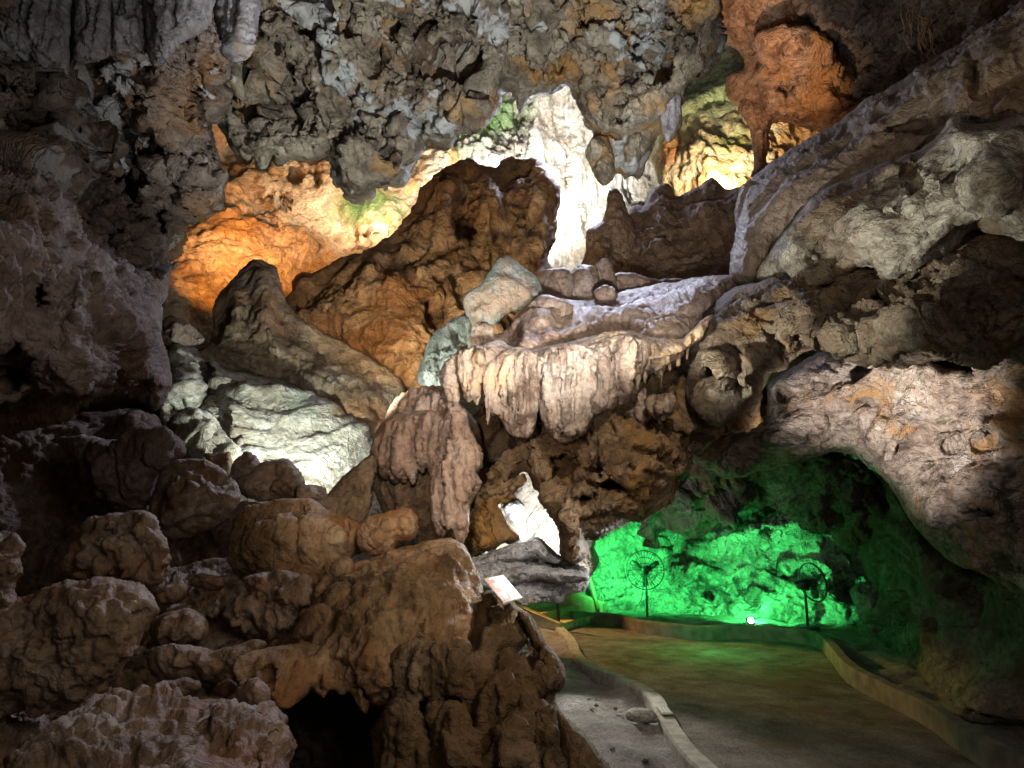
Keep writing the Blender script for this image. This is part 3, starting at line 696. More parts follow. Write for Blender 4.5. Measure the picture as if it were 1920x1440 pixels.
rock('flowstone_dome', [(866,572),(872,548),(900,532),(916,508),(930,488),(944,478),(962,484),(984,502),(1008,522),(1020,552),(1012,566),(985,578),(950,590),(925,612),(908,628),(894,652),(884,660),(876,620)], 8.0, M['greendome'], 'smooth', er=1.5,
  bumps=[(1005,548,14,20,.2)], label='smooth grey green flowstone dome crowning the stone ledge', cat='flowstone')
rock('flowstone_hump', [(884,648),(888,618),(898,606),(910,604),(921,614),(925,640),(918,660),(905,668),(890,664)], 7.2, M['cream'], 'curtain', er=1, label='small egg shaped knob below the grey green dome', cat='stalagmite')
rock('flowstone_hump', [(958,610),(966,595),(985,588),(1000,598),(1000,620),(985,640),(962,640)], 7.3, M['pink'], 'smooth', er=1, label='low pale flanked hump on the ledge right of the egg shaped knob', cat='flowstone')
rock('flowstone_skirt', [(880,570),(868,585),(848,598),(826,614),(806,634),(794,660),(784,690),(782,716),(792,724),(795,730),(830,730),(856,700),(880,668),(890,640)], [(880,570,8.2),(784,700,7.9),(850,720,7.5)], M['greendome'], 'curtain', er=2,
  label='pale streaked flowstone skirt falling left of the grey green dome', cat='flowstone')
for (pts, Y, lab) in [
  ([(956,642),(962,604),(990,568),(1014,552),(1046,556),(1078,576),(1060,606),(1020,632),(985,654)], 7.5, 'tall pink hump on the ledge top with a pale streaked left face'),
  ([(1000,662),(1040,622),(1105,584),(1180,564),(1270,546),(1345,548),(1356,574),(1312,614),(1274,640),(1180,656),(1080,666)], [(1000,662,7.0),(1180,564,8.0),(1345,550,7.8),(1274,640,6.7)], 'broad pink brown swell covering the middle of the ledge top')]:
    rock('flowstone_hump', pts, Y, M['pink'], 'flow', er=2, amp=.95, fs=.6, label=lab, cat='flowstone')
for (pts, Y, lab) in [
  ([(1000,560),(1003,515),(1020,504),(1045,500),(1066,506),(1078,530),(1070,560),(1040,572)], 9.2, 'rounded pink rock behind the dome, with a dark hollow at its left'),
  ([(1060,560),(1068,515),(1090,498),(1110,496),(1124,510),(1130,550),(1110,568)], 9.4, 'low pink rock in the middle of the row behind the ledge'),
  ([(1100,550),(1106,500),(1122,484),(1140,482),(1152,498),(1160,530),(1155,560),(1120,570)], 9.5, 'tallest pink rock of the row behind the ledge'),
  ([(1140,556),(1150,515),(1180,510),(1230,518),(1300,522),(1330,528),(1280,548),(1200,560)], 9.7, 'long flat pink rock at the right of the row behind the ledge'),
  ([(1114,556),(1118,542),(1135,536),(1152,542),(1156,554),(1145,564),(1124,564)], 8.5, 'small round stone lying on the pink ledge top')]:
    rock('boulder', pts, Y, M['pink'], 'flow', amp=1.2, fs=.6, er=3, label=lab, cat='boulder')
# curtains of the ledge front
for (nm, pts, Y, lab) in [
  ('stone_curtain', [(828,720),(832,695),(846,672),(866,654),(884,656),(896,668),(880,690),(868,700),(866,730),(864,756),(850,780),(840,762),(834,742)], 6.1, 'leftmost leaf shaped tip of the cream stone curtain'),
  ('stone_curtain', [(860,680),(872,658),(892,650),(912,656),(930,664),(910,690),(903,720),(902,745),(895,764),(886,748),(880,757),(870,748),(864,720)], 6.0, 'short forked cream stone curtain beside the leaf shaped tip'),
  ('stone_curtain', [(902,705),(908,684),(930,666),(970,652),(1010,660),(1022,700),(1014,740),(1010,780),(998,815),(984,823),(966,822),(946,806),(934,780),(922,782),(912,760),(904,735)], 5.95, 'wide cream stone curtain ending in a ribbed round lobe, the left of two'),
  ('stone_curtain', [(1000,730),(1002,690),(1010,664),(1040,650),(1090,644),(1120,660),(1122,720),(1112,745),(1108,780),(1098,812),(1076,830),(1050,833),(1028,822),(1014,795),(1008,760)], 5.9, 'longest cream stone curtain with a ribbed round lobe, the right of two'),
  ('stone_curtain', [(1090,700),(1096,650),(1130,634),(1180,628),(1212,640),(1216,668),(1212,690),(1190,708),(1182,740),(1172,756),(1160,740),(1150,756),(1140,764),(1128,770),(1112,778),(1102,750)], 5.95, 'cream stone curtain with a fringe of thin ribs, right of the round lobes'),
  ('stone_curtain', [(1200,665),(1206,645),(1240,634),(1280,632),(1312,606),(1330,600),(1318,630),(1292,650),(1270,672),(1250,690),(1240,712),(1228,704),(1216,690)], 6.2, 'thin cream fan of ribs running up to the right end of the ledge'),
  ('stone_curtain', [(1206,752),(1216,740),(1238,736),(1262,738),(1272,752),(1264,775),(1244,794),(1234,798),(1222,785),(1210,772)], 6.0, 'heart shaped hanging stone leaf below the right end of the ledge'),
  ('stone_curtain', [(1196,740),(1210,725),(1215,760),(1222,790),(1200,796),(1180,786),(1160,772),(1190,765)], 6.25, 'dark folded stone flap left of the heart shaped leaf')]:
    rock(nm, pts, Y, M['cream'], 'curtain', R=40, er=1.5, res=2.5, fs=.75, amp=1.25, label=lab, cat='stalactite')
rock('flowstone_lip', [(848,684),(866,660),(900,650),(924,638),(940,636),(960,648),(1010,650),(1100,632),(1180,622),(1222,632),(1280,634),(1318,600),(1340,592),(1330,618),(1290,655),(1240,672),(1160,680),(1040,690),(940,690),(890,690)],
  [(848,684,6.15),(960,650,6.2),(1200,640,6.2),(1330,600,6.6)], M['cream'], 'smooth', R=22, er=1.5, label='cream rounded rim from which the stone curtains hang', cat='flowstone')
rock('flowstone_mass', [(690,860),(705,815),(730,775),(770,740),(822,722),(850,740),(900,800),(910,880),(900,960),(885,1030),(850,1045),(800,1030),(770,990),(720,960),(695,910)], 7.0, M['tandark'], 'flow', er=3,
  label='shadowed brown flowstone mass behind the fringed lobes left of the curtains', cat='flowstone')
rock('cave_wall', [(520,1320),(560,1290),(640,1270),(720,1290),(760,1400),(760,1560),(480,1560)], 4.9, M['darkroof'], 'boulder', R=60, er=3, kind='structure')  # dark mass added to block light, keeps the hollow under the shelf black
for (nm, pts, Y, fr, lab) in [
  ('flowstone_lobe', [(712,812),(722,780),(742,746),(775,730),(824,722),(846,742),(838,800),(800,840),(760,850),(724,850)], [(712,812,6.9),(842,740,6.4),(760,850,6.6)], .3, 'rounded upper step of the pink brown flowstone cascade left of the curtains'),
  ('flowstone_lobe', [(694,852),(700,822),(716,796),(745,778),(790,768),(824,772),(840,800),(836,850),(826,880),(818,930),(808,905),(800,872),(792,886),(784,880),(774,910),(766,894),(758,906),(748,896),(740,902),(730,890),(718,894),(708,878)], [(694,852,6.6),(830,780,6.0),(770,900,6.2)], .22, 'fringed lower step of the pink brown flowstone cascade with ragged drips'),
  ('flowstone_column', [(800,900),(806,850),(812,800),(826,760),(848,748),(872,768),(884,812),(900,838),(904,862),(892,884),(902,902),(894,926),(884,944),(880,990),(872,1018),(856,1024),(846,1000),(830,1012),(812,992),(802,950)], [(800,900,5.95),(872,768,5.9),(860,1020,5.6)], .26, 'tall folded flowstone column running from the leaf shaped tip down to the mound'),
  ('flowstone_lobe', [(846,778),(860,772),(872,796),(874,830),(894,846),(902,864),(890,884),(872,880),(858,858),(848,836)], 5.72, .12, 'bulging fold halfway up the folded flowstone column'),
  ('flowstone_lobe', [(862,884),(880,890),(900,898),(898,918),(884,936),(878,960),(868,930)], 5.66, .08, 'pointed fold low on the right side of the folded flowstone column'),
  ('flowstone_lobe', [(806,960),(814,890),(830,850),(842,880),(842,940),(836,990),(822,1008)], 5.66, .09, 'slim rib on the left side of the folded flowstone column')]:
    rock(nm, pts, Y, M['pink'], 'curtain', R=40, front=fr, er=2, res=2.5, amp=1.15, fs=.8, label=lab, cat='flowstone')
for (x, y0, y1, w, Y) in [(1126,735,778,9,5.9),(1146,725,770,8,5.92),(1164,712,762,8,5.95),(1180,705,748,7,6.0),(1196,695,735,7,6.02),(1108,740,790,8,5.88),(1210,690,722,6,6.05),(1240,690,728,5,6.15),(1256,675,700,5,6.2),(1272,665,690,5,6.25),(1288,652,678,5,6.3),(915,760,800,7,5.9),(890,700,752,6,5.98)]:
    rock('stone_icicle', [(x-w,y0-14),(x,y0-20),(x+w,y0-14),(x+w*.8,(y0+y1)/2),(x+1.5,y1-4),(x-1,y1),(x-w*.6,(y0+y1)/2+6)], Y, M['cream'], 'curtain', er=.8, res=1.8, fs=.5,
         label='thin cream stone tip in the fringe along the curtain edge', cat='stalactite', group='thin stone tips along the curtain edge')
rock('rock_pillar', [(868,1010),(876,960),(888,922),(912,906),(950,900),(982,890),(990,902),(972,925),(944,942),(934,952),(962,990),(974,1012),(940,1022),(900,1040),(880,1044)], 6.5, M['underledge'], 'swirl', er=3, fs=.7, amp=1.5,
  label='brown rock pillar left of the glaring white gap', cat='rock formation')
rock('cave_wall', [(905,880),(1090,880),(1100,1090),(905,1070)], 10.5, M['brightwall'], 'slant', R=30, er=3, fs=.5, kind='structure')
rock('boulder', [(942,948),(950,936),(972,934),(985,944),(990,960),(991,990),(988,1016),(970,1018),(962,990),(948,966)], 9.7, M['greyslab'], 'slab', er=1.5, fs=.5,
  label='grey boulder inside the glaring white gap', cat='boulder')
rock('rock_slab', [(868,1050),(900,1034),(950,1020),(985,1014),(1012,1006),(1030,1030),(1052,1046),(1078,1058),(1098,1066),(1106,1090),(1098,1112),(1066,1118),(1050,1130),(1025,1128),(1000,1140),(985,1146),(960,1130),(920,1110),(885,1090)],
  [(868,1050,6.0),(1010,1008,6.6),(1100,1080,6.4),(985,1144,5.8)], M['greyslab'], 'slab', R=40, er=3, amp=1.2,
  pits=[(960,1040,60,6,.25,-20),(1040,1062,50,8,.25,8),(1000,1075,40,5,.2,-25)], label='layered grey rock slab under the white gap, behind the sign', cat='rock')
for (pts, Y, lab) in [
  ([(884,1054),(930,1034),(975,1018),(1012,1006),(1034,1034),(1060,1048),(1040,1058),(1000,1050),(960,1058),(930,1066),(896,1066)], 6.0, 'uppermost grey plate of the layered slab under the white gap'),
  ([(900,1086),(950,1068),(1000,1058),(1060,1064),(1100,1072),(1106,1092),(1060,1098),(1010,1090),(960,1100),(925,1104)], 5.85, 'lower grey plate along the front of the layered slab')]:
    rock('rock_plate', pts, Y, M['greyslab'], 'slab', er=3, amp=.8, fs=.7, front=.12, label=lab, cat='rock')

# ================================================================ boulders on the left
B = M['boulder']; T = M['tan']
rock('cave_wall', [(-160,770),(60,775),(250,770),(300,800),(330,870),(420,930),(560,950),(600,1010),(560,1110),(420,1160),(300,1190),(-160,1220)],
  [(-160,800,7.0),(300,800,8.2),(560,950,7.0),(420,1160,6.4),(-160,1200,5.6),(100,1000,7.6)], M['lavender'], 'boulder', R=60, front=.4, er=4, kind='structure')
rock('rubble_slope', [(-120,1240),(60,1190),(260,1100),(330,1060),(430,1040),(560,1060),(640,1060),(660,1120),(600,1220),(540,1330),(480,1420),(200,1480),(-120,1500)],
  [(-120,1240,4.9),(330,1060,6.2),(640,1060,5.6),(540,1330,4.4),(-120,1500,3.4),(200,1480,3.6)], B, 'rubble', R=60, front=.3, er=4, fs=.8,
  label='dark rubble slope filling the gaps under the heap of left boulders', cat='rock slope')
for (pts, Y, pre, mat, fs, lab) in [
  ([(90,822),(120,812),(160,815),(205,825),(262,806),(285,800),(312,812),(336,830),(342,850),(318,866),(300,890),(292,920),(278,962),(250,962),(205,944),(180,930),(140,892),(146,872),(112,846)], 6.2, 'flow', M['lavender'], 1.0, 'ledge shaped dark rock with a blunt nose below the left wall'),
  ([(290,900),(302,870),(338,856),(388,856),(430,878),(448,905),(452,935),(440,965),(410,990),(370,1006),(320,1012),(284,1000),(274,968)], 6.0, 'boulder', B, 1.0, 'big round brown boulder under the white slope'),
  ([(380,852),(400,845),(432,846),(438,872),(430,902),(398,884)], 7.6, 'boulder', B, .7, 'small flat faced boulder between the white slope and the round brown boulder'),
  ([(432,876),(448,852),(464,842),(488,860),(492,890),(462,902),(436,898)], 7.4, 'boulder', B, .7, 'small pointed boulder in the row below the white slope'),
  ([(444,905),(478,878),(508,860),(532,855),(552,872),(566,905),(562,932),(520,940),(476,936)], 7.2, 'boulder', B, .8, 'dark craggy boulder at the right of the row below the white slope'),
  ([(556,916),(580,906),(610,912),(616,935),(590,948),(562,940)], 7.0, 'boulder', B, .6, 'small brown boulder at the foot of the white slope'),
  ([(576,980),(586,945),(620,912),(652,880),(690,850),(712,856),(708,905),(694,965),(660,998),(602,1004)], 6.4, 'smooth', M['tandark'], 1.0, 'smooth leaning rock between the white slope and the fringed flowstone'),
  ([(422,1030),(428,1000),(440,962),(478,940),(540,930),(590,936),(622,960),(680,980),(700,1010),(660,1052),(592,1078),(540,1092),(470,1082),(430,1062)], 5.6, 'smooth', M['tan'], 1.0, 'wide brown rounded rock with a fringe of drips above the knobby boulder'),
  ([(668,985),(698,965),(738,954),(770,950),(786,975),(787,1000),(770,1016),(744,1022),(736,1040),(700,1042),(672,1032)], 5.2, 'mudcrack', T, .55, 'knob with a crazed mud crack pattern above the tan mound'),
  ([(128,1062),(134,1035),(150,1000),(166,976),(200,962),(238,958),(264,955),(292,975),(302,1002),(313,1036),(312,1066),(300,1086),(296,1104),(270,1100),(236,1086),(208,1072),(178,1080),(140,1086)], 4.7, 'knobby', B, .9, 'knobby boulder with a fringe of drips, perched on the large left boulder'),
  ([(-60,1012),(8,1006),(30,1004),(48,1026),(42,1050),(45,1078),(33,1092),(36,1122),(24,1152),(-60,1175)], 4.0, 'knobby', B, .8, 'upright rough rock at the left edge of the picture'),
  ([(-80,1150),(-10,1130),(42,1118),(110,1096),(200,1084),(216,1090),(256,1105),(292,1120),(302,1146),(286,1166),(272,1190),(266,1216),(240,1246),(210,1280),(178,1312),(120,1332),(40,1334),(-80,1340)], 4.0, 'boulder', B, 1.0, 'very large slanting boulder on the left with a rough upper face'),
  ([(286,1110),(320,1092),(345,1086),(352,1110),(330,1130),(296,1136)], 5.0, 'slab', B, .6, 'small angular slab between the perched boulder and the knobby boulder'),
  ([(352,1100),(365,1076),(400,1072),(424,1082),(420,1104),(390,1112)], 5.2, 'smooth', B, .6, 'small rounded stone under the wide brown rounded rock'),
  ([(286,1190),(292,1165),(312,1148),(352,1136),(384,1150),(396,1170),(390,1194),(368,1206),(330,1212),(290,1208)], 4.7, 'boulder', B, .8, 'low rounded boulder right of the very large slanting boulder'),
  ([(380,1150),(392,1126),(412,1118),(420,1140),(404,1160),(388,1164)], 4.9, 'boulder', B, .5, 'fist sized stone left of the knobby boulder'),
  ([(418,1118),(432,1100),(470,1080),(530,1075),(562,1082),(592,1100),(582,1130),(562,1162),(546,1190),(510,1202),(470,1197),(436,1182),(420,1152)], 4.9, 'knobby', B, .8, 'round boulder covered in knobs, left of the tan mound'),
  ([(272,1236),(280,1218),(302,1206),(346,1202),(400,1214),(442,1206),(482,1198),(506,1208),(472,1240),(442,1266),(430,1288),(400,1284),(310,1280),(276,1258)], 4.3, 'boulder', B, .8, 'low flat boulder behind the foreground boulder'),
  ([(285,1290),(300,1280),(340,1276),(372,1272),(376,1290),(350,1306),(310,1308)], 4.0, 'boulder', B, .5, 'small dark stone just behind the foreground boulder'),
  ([(400,1300),(408,1280),(430,1272),(448,1282),(446,1300),(420,1312)], 3.9, 'smooth', B, .5, 'small smooth stone beside the drip fringed shelf'),
  ([(-30,1500),(5,1445),(38,1412),(80,1382),(112,1352),(150,1316),(184,1296),(216,1287),(250,1298),(276,1302),(318,1290),(330,1306),(380,1304),(420,1308),(455,1320),(490,1330),(512,1346),(530,1362),(546,1396),(536,1432),(544,1520)],
    [(-30,1500,2.7),(216,1287,3.3),(530,1362,3.2),(250,1500,2.5)], 'knobby', B, 1.0, 'large pale topped boulder at the bottom left with small hollows'),
  ([(440,1312),(446,1290),(466,1270),(488,1268),(504,1288),(508,1315),(496,1340),(466,1342),(450,1330)], 3.2, 'smooth', B, .7, 'rounded stone cap rising behind the pale topped boulder')]:
    if 'hollows' in lab: pre = 'boulder'
    rock('boulder', pts, Y, mat, pre, fs=fs, er=4, amp=1.1, label=lab, cat='boulder',
         pits=[(460,1370,9,7,.06),(500,1390,10,8,.07),(430,1400,12,6,.06),(390,1370,10,6,.05),(480,1430,10,14,.08)] if 'hollows' in lab else
              ([(560,990,7,60,.1),(650,1000,5,40,.1)] if 'wide brown' in lab else ()))

# ================================================================ the tan mound in the foreground
T = M['tan']; TD = M['tandark']
rock('flowstone_mound', [(545,1200),(552,1180),(578,1150),(600,1118),(640,1085),(680,1058),(712,1040),(752,1026),(802,1014),(842,1006),(870,1018),(890,1050),(906,1086),(912,1130),(900,1180),(880,1230),(860,1290),(780,1330),(700,1330),(640,1290),(580,1260),(550,1232)],
  [(545,1200,4.3),(842,1006,5.3),(640,1085,4.9),(906,1086,5.0),(860,1290,4.2),(640,1290,4.1)], T, 'flow', R=110, front=.55, back=.9, er=2, amp=1.1, fs=.8,
  bumps=[(800,1120,70,60,.2),(840,1200,50,40,.15),(700,1160,60,60,.15),(850,1070,30,30,.12)], label='tall tan flowstone mound in the middle foreground, carrying the sign', cat='stalagmite')
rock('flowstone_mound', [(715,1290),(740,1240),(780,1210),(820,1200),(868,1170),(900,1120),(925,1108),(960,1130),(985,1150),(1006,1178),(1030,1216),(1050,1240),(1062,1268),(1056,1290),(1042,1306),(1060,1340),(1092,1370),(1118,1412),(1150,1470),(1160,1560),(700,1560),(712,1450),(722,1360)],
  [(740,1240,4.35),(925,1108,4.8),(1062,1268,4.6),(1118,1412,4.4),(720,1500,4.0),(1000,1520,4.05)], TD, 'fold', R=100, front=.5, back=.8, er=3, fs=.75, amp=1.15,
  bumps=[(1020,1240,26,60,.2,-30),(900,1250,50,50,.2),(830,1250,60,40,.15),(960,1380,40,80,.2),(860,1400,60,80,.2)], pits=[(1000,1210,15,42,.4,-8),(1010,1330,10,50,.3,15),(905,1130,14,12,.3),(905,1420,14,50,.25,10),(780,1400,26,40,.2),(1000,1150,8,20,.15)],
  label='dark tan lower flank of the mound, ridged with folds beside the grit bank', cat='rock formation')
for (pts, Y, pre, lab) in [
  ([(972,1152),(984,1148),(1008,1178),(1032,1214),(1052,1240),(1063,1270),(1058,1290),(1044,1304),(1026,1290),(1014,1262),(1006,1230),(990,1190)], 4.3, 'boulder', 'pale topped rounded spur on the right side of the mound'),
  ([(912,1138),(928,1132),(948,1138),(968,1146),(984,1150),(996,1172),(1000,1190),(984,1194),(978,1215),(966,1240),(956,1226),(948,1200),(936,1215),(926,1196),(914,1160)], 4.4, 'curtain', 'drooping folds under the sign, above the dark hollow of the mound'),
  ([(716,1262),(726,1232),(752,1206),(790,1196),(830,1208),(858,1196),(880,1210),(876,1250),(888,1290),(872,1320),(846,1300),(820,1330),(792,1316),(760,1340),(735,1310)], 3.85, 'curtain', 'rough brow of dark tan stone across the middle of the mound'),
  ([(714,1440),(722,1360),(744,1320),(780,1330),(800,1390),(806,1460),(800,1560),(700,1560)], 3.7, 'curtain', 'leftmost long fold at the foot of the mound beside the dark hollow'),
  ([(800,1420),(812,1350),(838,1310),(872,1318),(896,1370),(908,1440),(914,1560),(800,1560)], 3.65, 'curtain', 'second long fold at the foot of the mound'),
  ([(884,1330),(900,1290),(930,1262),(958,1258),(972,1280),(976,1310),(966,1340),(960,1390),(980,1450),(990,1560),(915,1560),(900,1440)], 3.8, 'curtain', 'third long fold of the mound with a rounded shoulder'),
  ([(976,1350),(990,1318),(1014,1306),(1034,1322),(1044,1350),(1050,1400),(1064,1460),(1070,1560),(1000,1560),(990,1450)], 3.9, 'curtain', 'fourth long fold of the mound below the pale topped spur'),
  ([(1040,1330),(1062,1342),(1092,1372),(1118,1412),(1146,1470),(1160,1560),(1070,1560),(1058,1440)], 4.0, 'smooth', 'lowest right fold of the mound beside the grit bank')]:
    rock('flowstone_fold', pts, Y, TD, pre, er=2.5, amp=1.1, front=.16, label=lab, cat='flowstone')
rock('rock_shelf', [(432,1258),(440,1234),(470,1218),(520,1208),(560,1204),(610,1200),(655,1205),(690,1230),(700,1290),(690,1340),(672,1330),(655,1300),(640,1310),(622,1296),(606,1308),(585,1290),(565,1310),(545,1330),(520,1330),(500,1310),(490,1322),(470,1300),(446,1290)],
  [(432,1258,3.7),(560,1204,4.1),(690,1230,4.0),(690,1340,3.9),(500,1310,3.6)], T, 'flow', R=45, er=2.5, fs=.8, pits=[(505,1262,7,14,.1),(600,1290,6,20,.1)], label='tan rock shelf with a fringe of drips above the dark hollow', cat='flowstone')
for (pts, Y, lab) in [
  ([(544,1200),(552,1172),(575,1140),(600,1128),(622,1140),(630,1175),(620,1205),(580,1212)], 4.2, 'knee shaped pink hump at the left foot of the mound'),
  ([(606,1150),(612,1112),(632,1098),(660,1100),(672,1130),(665,1170),(635,1185)], 4.4, 'rounded pink hump in the notch on the left side of the mound'),
  ([(560,1160),(585,1120),(612,1085),(640,1050),(656,1046),(660,1070),(640,1100),(610,1130),(585,1160)], 4.8, 'slim slanting rib of stone between the knobby boulder and the mound'),
  ([(640,1090),(655,1060),(700,1048),(752,1032),(770,1040),(750,1062),(690,1085)], 5.0, 'flat folded stone lip between the cracked knob and the mound')]:
    rock('flowstone_hump', pts, Y, T, 'smooth', er=2, label=lab, cat='flowstone')
rock('boulder', [(1592,1110),(1610,1090),(1650,1085),(1690,1100),(1712,1130),(1712,1165),(1690,1195),(1650,1200),(1625,1180),(1605,1150)], 11.4, M['tunnel'], 'rubble', fs=.45, er=3,
  label='craggy green lit boulder at the right end of the tunnel, behind the low wall', cat='boulder')
# ================================================================ helpers for made things
class MB:
    def __init__(s): s.v = []; s.f = []
    def tube(s, pts, r, n=8, closed=False):
        pts = [Vector(p) for p in pts]; base = len(s.v); k = len(pts)
        up = Vector((0, 0, 1)); prev = None
        for i, p in enumerate(pts):
            a = pts[(i - 1) % k] if (closed or i) else p; b = pts[(i + 1) % k] if (closed or i < k - 1) else p
            t = (b - a).normalized()
            if prev is None: prev = t.orthogonal().normalized()
            nrm = (prev - t * prev.dot(t)).normalized(); prev = nrm
            bi = t.cross(nrm); rr = r[i] if hasattr(r, '__len__') else r
            for j in range(n):
                a_ = 2 * math.pi * j / n
                s.v.append(p + (nrm * math.cos(a_) + bi * math.sin(a_)) * rr)
        m = k if closed else k - 1
        for i in range(m):
            for j in range(n):
                a, b = base + i * n + j, base + i * n + (j + 1) % n
                c, d = base + ((i + 1) % k) * n + (j + 1) % n, base + ((i + 1) % k) * n + j
                s.f.append((a, b, c, d))
        if not closed:
            s.f.append(tuple(base + j for j in reversed(range(n)))); s.f.append(tuple(base + (k - 1) * n + j for j in range(n)))
        return s
    def hexa(s, c):
        """8 corners: bottom 4 then top 4, both the same way round"""
        b = len(s.v); s.v += [Vector(p) for p in c]
        s.f += [(b+3,b+2,b+1,b), (b+4,b+5,b+6,b+7)] + [(b+i, b+(i+1)%4, b+4+(i+1)%4, b+4+i) for i in range(4)]
        return s
    def box(s, x0, y0, z0, x1, y1, z1):
        return s.hexa([(x0,y0,z0),(x1,y0,z0),(x1,y1,z0),(x0,y1,z0),(x0,y0,z1),(x1,y0,z1),(x1,y1,z1),(x0,y1,z1)])
    def build(s, name, mat, parent=None, mtx=None, smooth=False, bevel=0):
        bm = bmesh.new(); vs = [bm.verts.new((mtx @ v) if mtx else v) for v in s.v]
        for f in s.f:
            try: bm.faces.new([vs[i] for i in f])
            except ValueError: pass
        bmesh.ops.recalc_face_normals(bm, faces=bm.faces)
        if bevel:
            bmesh.ops.bevel(bm, geom=[e for e in bm.edges], offset=bevel, segments=2, profile=.6, affect='EDGES')
        for f in bm.faces: f.smooth = smooth
        me = bpy.data.meshes.new(name); bm.to_mesh(me); bm.free(); me.materials.append(mat)
        return link(name, me, parent)

def empty(name, loc, label, cat, group=None):
    o = bpy.data.objects.new(name, None); COL.objects.link(o); o.location = loc; o.empty_display_size = .2
    return tag(o, label, cat, group)

def spline(pts, n=8):
    p = [Vector(q) for q in pts]; out = []
    for i in range(len(p) - 1):
        a, b, c, d = p[max(i-1,0)], p[i], p[i+1], p[min(i+2,len(p)-1)]
        for k in range(n):
            t = k / n
            out.append(.5*(2*b+(c-a)*t+(2*a-5*b+4*c-d)*t*t+(3*b-a-3*c+d)*t**3))
    out.append(p[-1]); return out

# ================================================================ ground
KZ, WZ = .15, .25
kerb_line = spline([G(*q, KZ) for q in [(1050,1176),(1070,1198),(1084,1228),(1112,1248),(1160,1268),(1206,1288),(1230,1308),(1246,1338),(1290,1402),(1345,1452),(1430,1540),(1560,1700)]], 10)
wall_line = spline([G(*q, WZ) for q in [(1116,1146),(1160,1151),(1215,1162),(1300,1171),(1407,1170),(1500,1177),(1540,1186),(1562,1206),(1590,1238),(1632,1262),(1690,1288),(1745,1314),(1800,1350),(1860,1386),(1960,1430),(2150,1520)]], 10)
ST_A = G(1052,1184); ST_B = G(1126,1163)
path_poly = [(p.x, p.y) for p in [ST_A] + kerb_line[2:]] + [(p.x, p.y) for p in reversed(wall_line)] + [(ST_B.x, ST_B.y)]

def in_poly(x, y, poly):
    ins = np.zeros(x.shape, bool)
    for i in range(len(poly)):
        (ax, ay), (bx, by) = poly[i], poly[(i + 1) % len(poly)]
        if ay != by:
            ins ^= ((ay > y) != (by > y)) & (x < ax + (y - ay) / (by - ay) * (bx - ax))
    return ins

def sheet(name, x0, x1, y0, y1, st, zf, mats, matf=None, keep=None, kind='structure'):
    gx, gy = np.meshgrid(np.arange(x0, x1, st), np.arange(y0, y1, st)); H, W = gx.shape
    x, y = gx.ravel(), gy.ravel(); z = zf(x, y)
    a = (np.arange(H-1)[:, None]*W + np.arange(W-1)[None]).ravel()
    q = np.stack([a, a+1, a+W+1, a+W], -1)
    if keep is not None: q = q[keep(x, y)[q].all(1)]
    me = mesh_np(name, np.stack([x, y, z], -1), q, mats)
    if matf is not None:
        me.polygons.foreach_set('material_index', matf(x[q].mean(1), y[q].mean(1)).astype(np.int32))
    return tag(link(name, me), kind=kind)

def floor_z(x, y):
    p = np.stack([x, y, np.zeros_like(x)], -1)
    left = sstep(-.35, -1.7, x) if False else 1 - sstep(-1.9, -.5, x)
    z = left * (np.clip(.1 + .36 * (y - 3.5), .0, 3.4)) + .05
    ins = in_poly(x, y, path_poly)
    z = z + .10 * fbm(p, .8, 3) + .05 * fbm(p, 2.5, 4)
    z = z + .22 * sstep(.5, -.8, x + .12 * (y - 6)) * (1 - left) * (y < 11)
    tun = (y > 11) & (x > 1.2)
    z = np.where(tun & ~ins, np.maximum(z, .16 + .06 * fbm(p, 2.0, 4)), z)
    z = z + left * .35 * (.5 - np.minimum(wl(p * 1.6)[:, 0], 1))
    return np.where(ins, -.06, z)
def sstep_dir(): pass
wl_xy = np.array([(p.x, p.y) for p in wall_line])
def floor_mat(x, y):
    m = np.zeros(x.shape)
    far = (x > 1.2) & (y > np.interp(x, wl_xy[:20, 0], wl_xy[:20, 1], right=0) - .1) & (y > 4)
    right = in_poly(x, y, path_poly)
    m = np.where(far & ~right, 1, m)
    return np.where((x < -.9), 2, m)  # dark rock on the left floor: shade between the boulders put into colour
sheet('cave_floor', -15, 14, -3, 25, .06, floor_z, [M['dirt'], M['gravel'], M['darkroof']], floor_mat)

bm = bmesh.new()
vs = [bm.verts.new((x, y, .004)) for x, y in path_poly]
bm.faces.new(vs); bmesh.ops.triangulate(bm, faces=bm.faces)
me = bpy.data.meshes.new('path'); bm.to_mesh(me); bm.free(); me.materials.append(M['pathdirt'])
po = tag(link('path', me), kind='structure')
if me.polygons[0].normal.z < 0: me.flip_normals()

def ribbon(name, line, w, z0, z1, mat, label, cat):
    """a low kerb or wall swept along the ground"""
    s = MB(); k = len(line); prof = [(-1, 0), (-1.0, .86), (-.86, 1), (.86, 1), (1.0, .86), (1, 0)]
    for i, p in enumerate(line):
        t = (line[min(i+1, k-1)] - line[max(i-1, 0)]); t.z = 0; t.normalize(); nrm = Vector((-t.y, t.x, 0))
        c = np.array([[p.x, p.y, .3]]); wob = float(fbm(c, 1.7, 3)[0]); wob2 = float(fbm(c + 30, 3.2, 2)[0])
        for u, h in prof:
            s.v.append(Vector((p.x, p.y, 0)) + nrm * u * w * (.5 + .05 * wob2) + Vector((0, 0, z0 + (z1 - z0) * h + (.010 * wob if h > .5 else 0))))
    n = len(prof)
    for i in range(k - 1):
        for j in range(n - 1):
            s.f.append((i*n+j, i*n+j+1, (i+1)*n+j+1, (i+1)*n+j))
    s.f.append(tuple(range(n))); s.f.append(tuple((k-1)*n + j for j in reversed(range(n))))
    o = s.build(name, mat); return tag(o, label, cat)
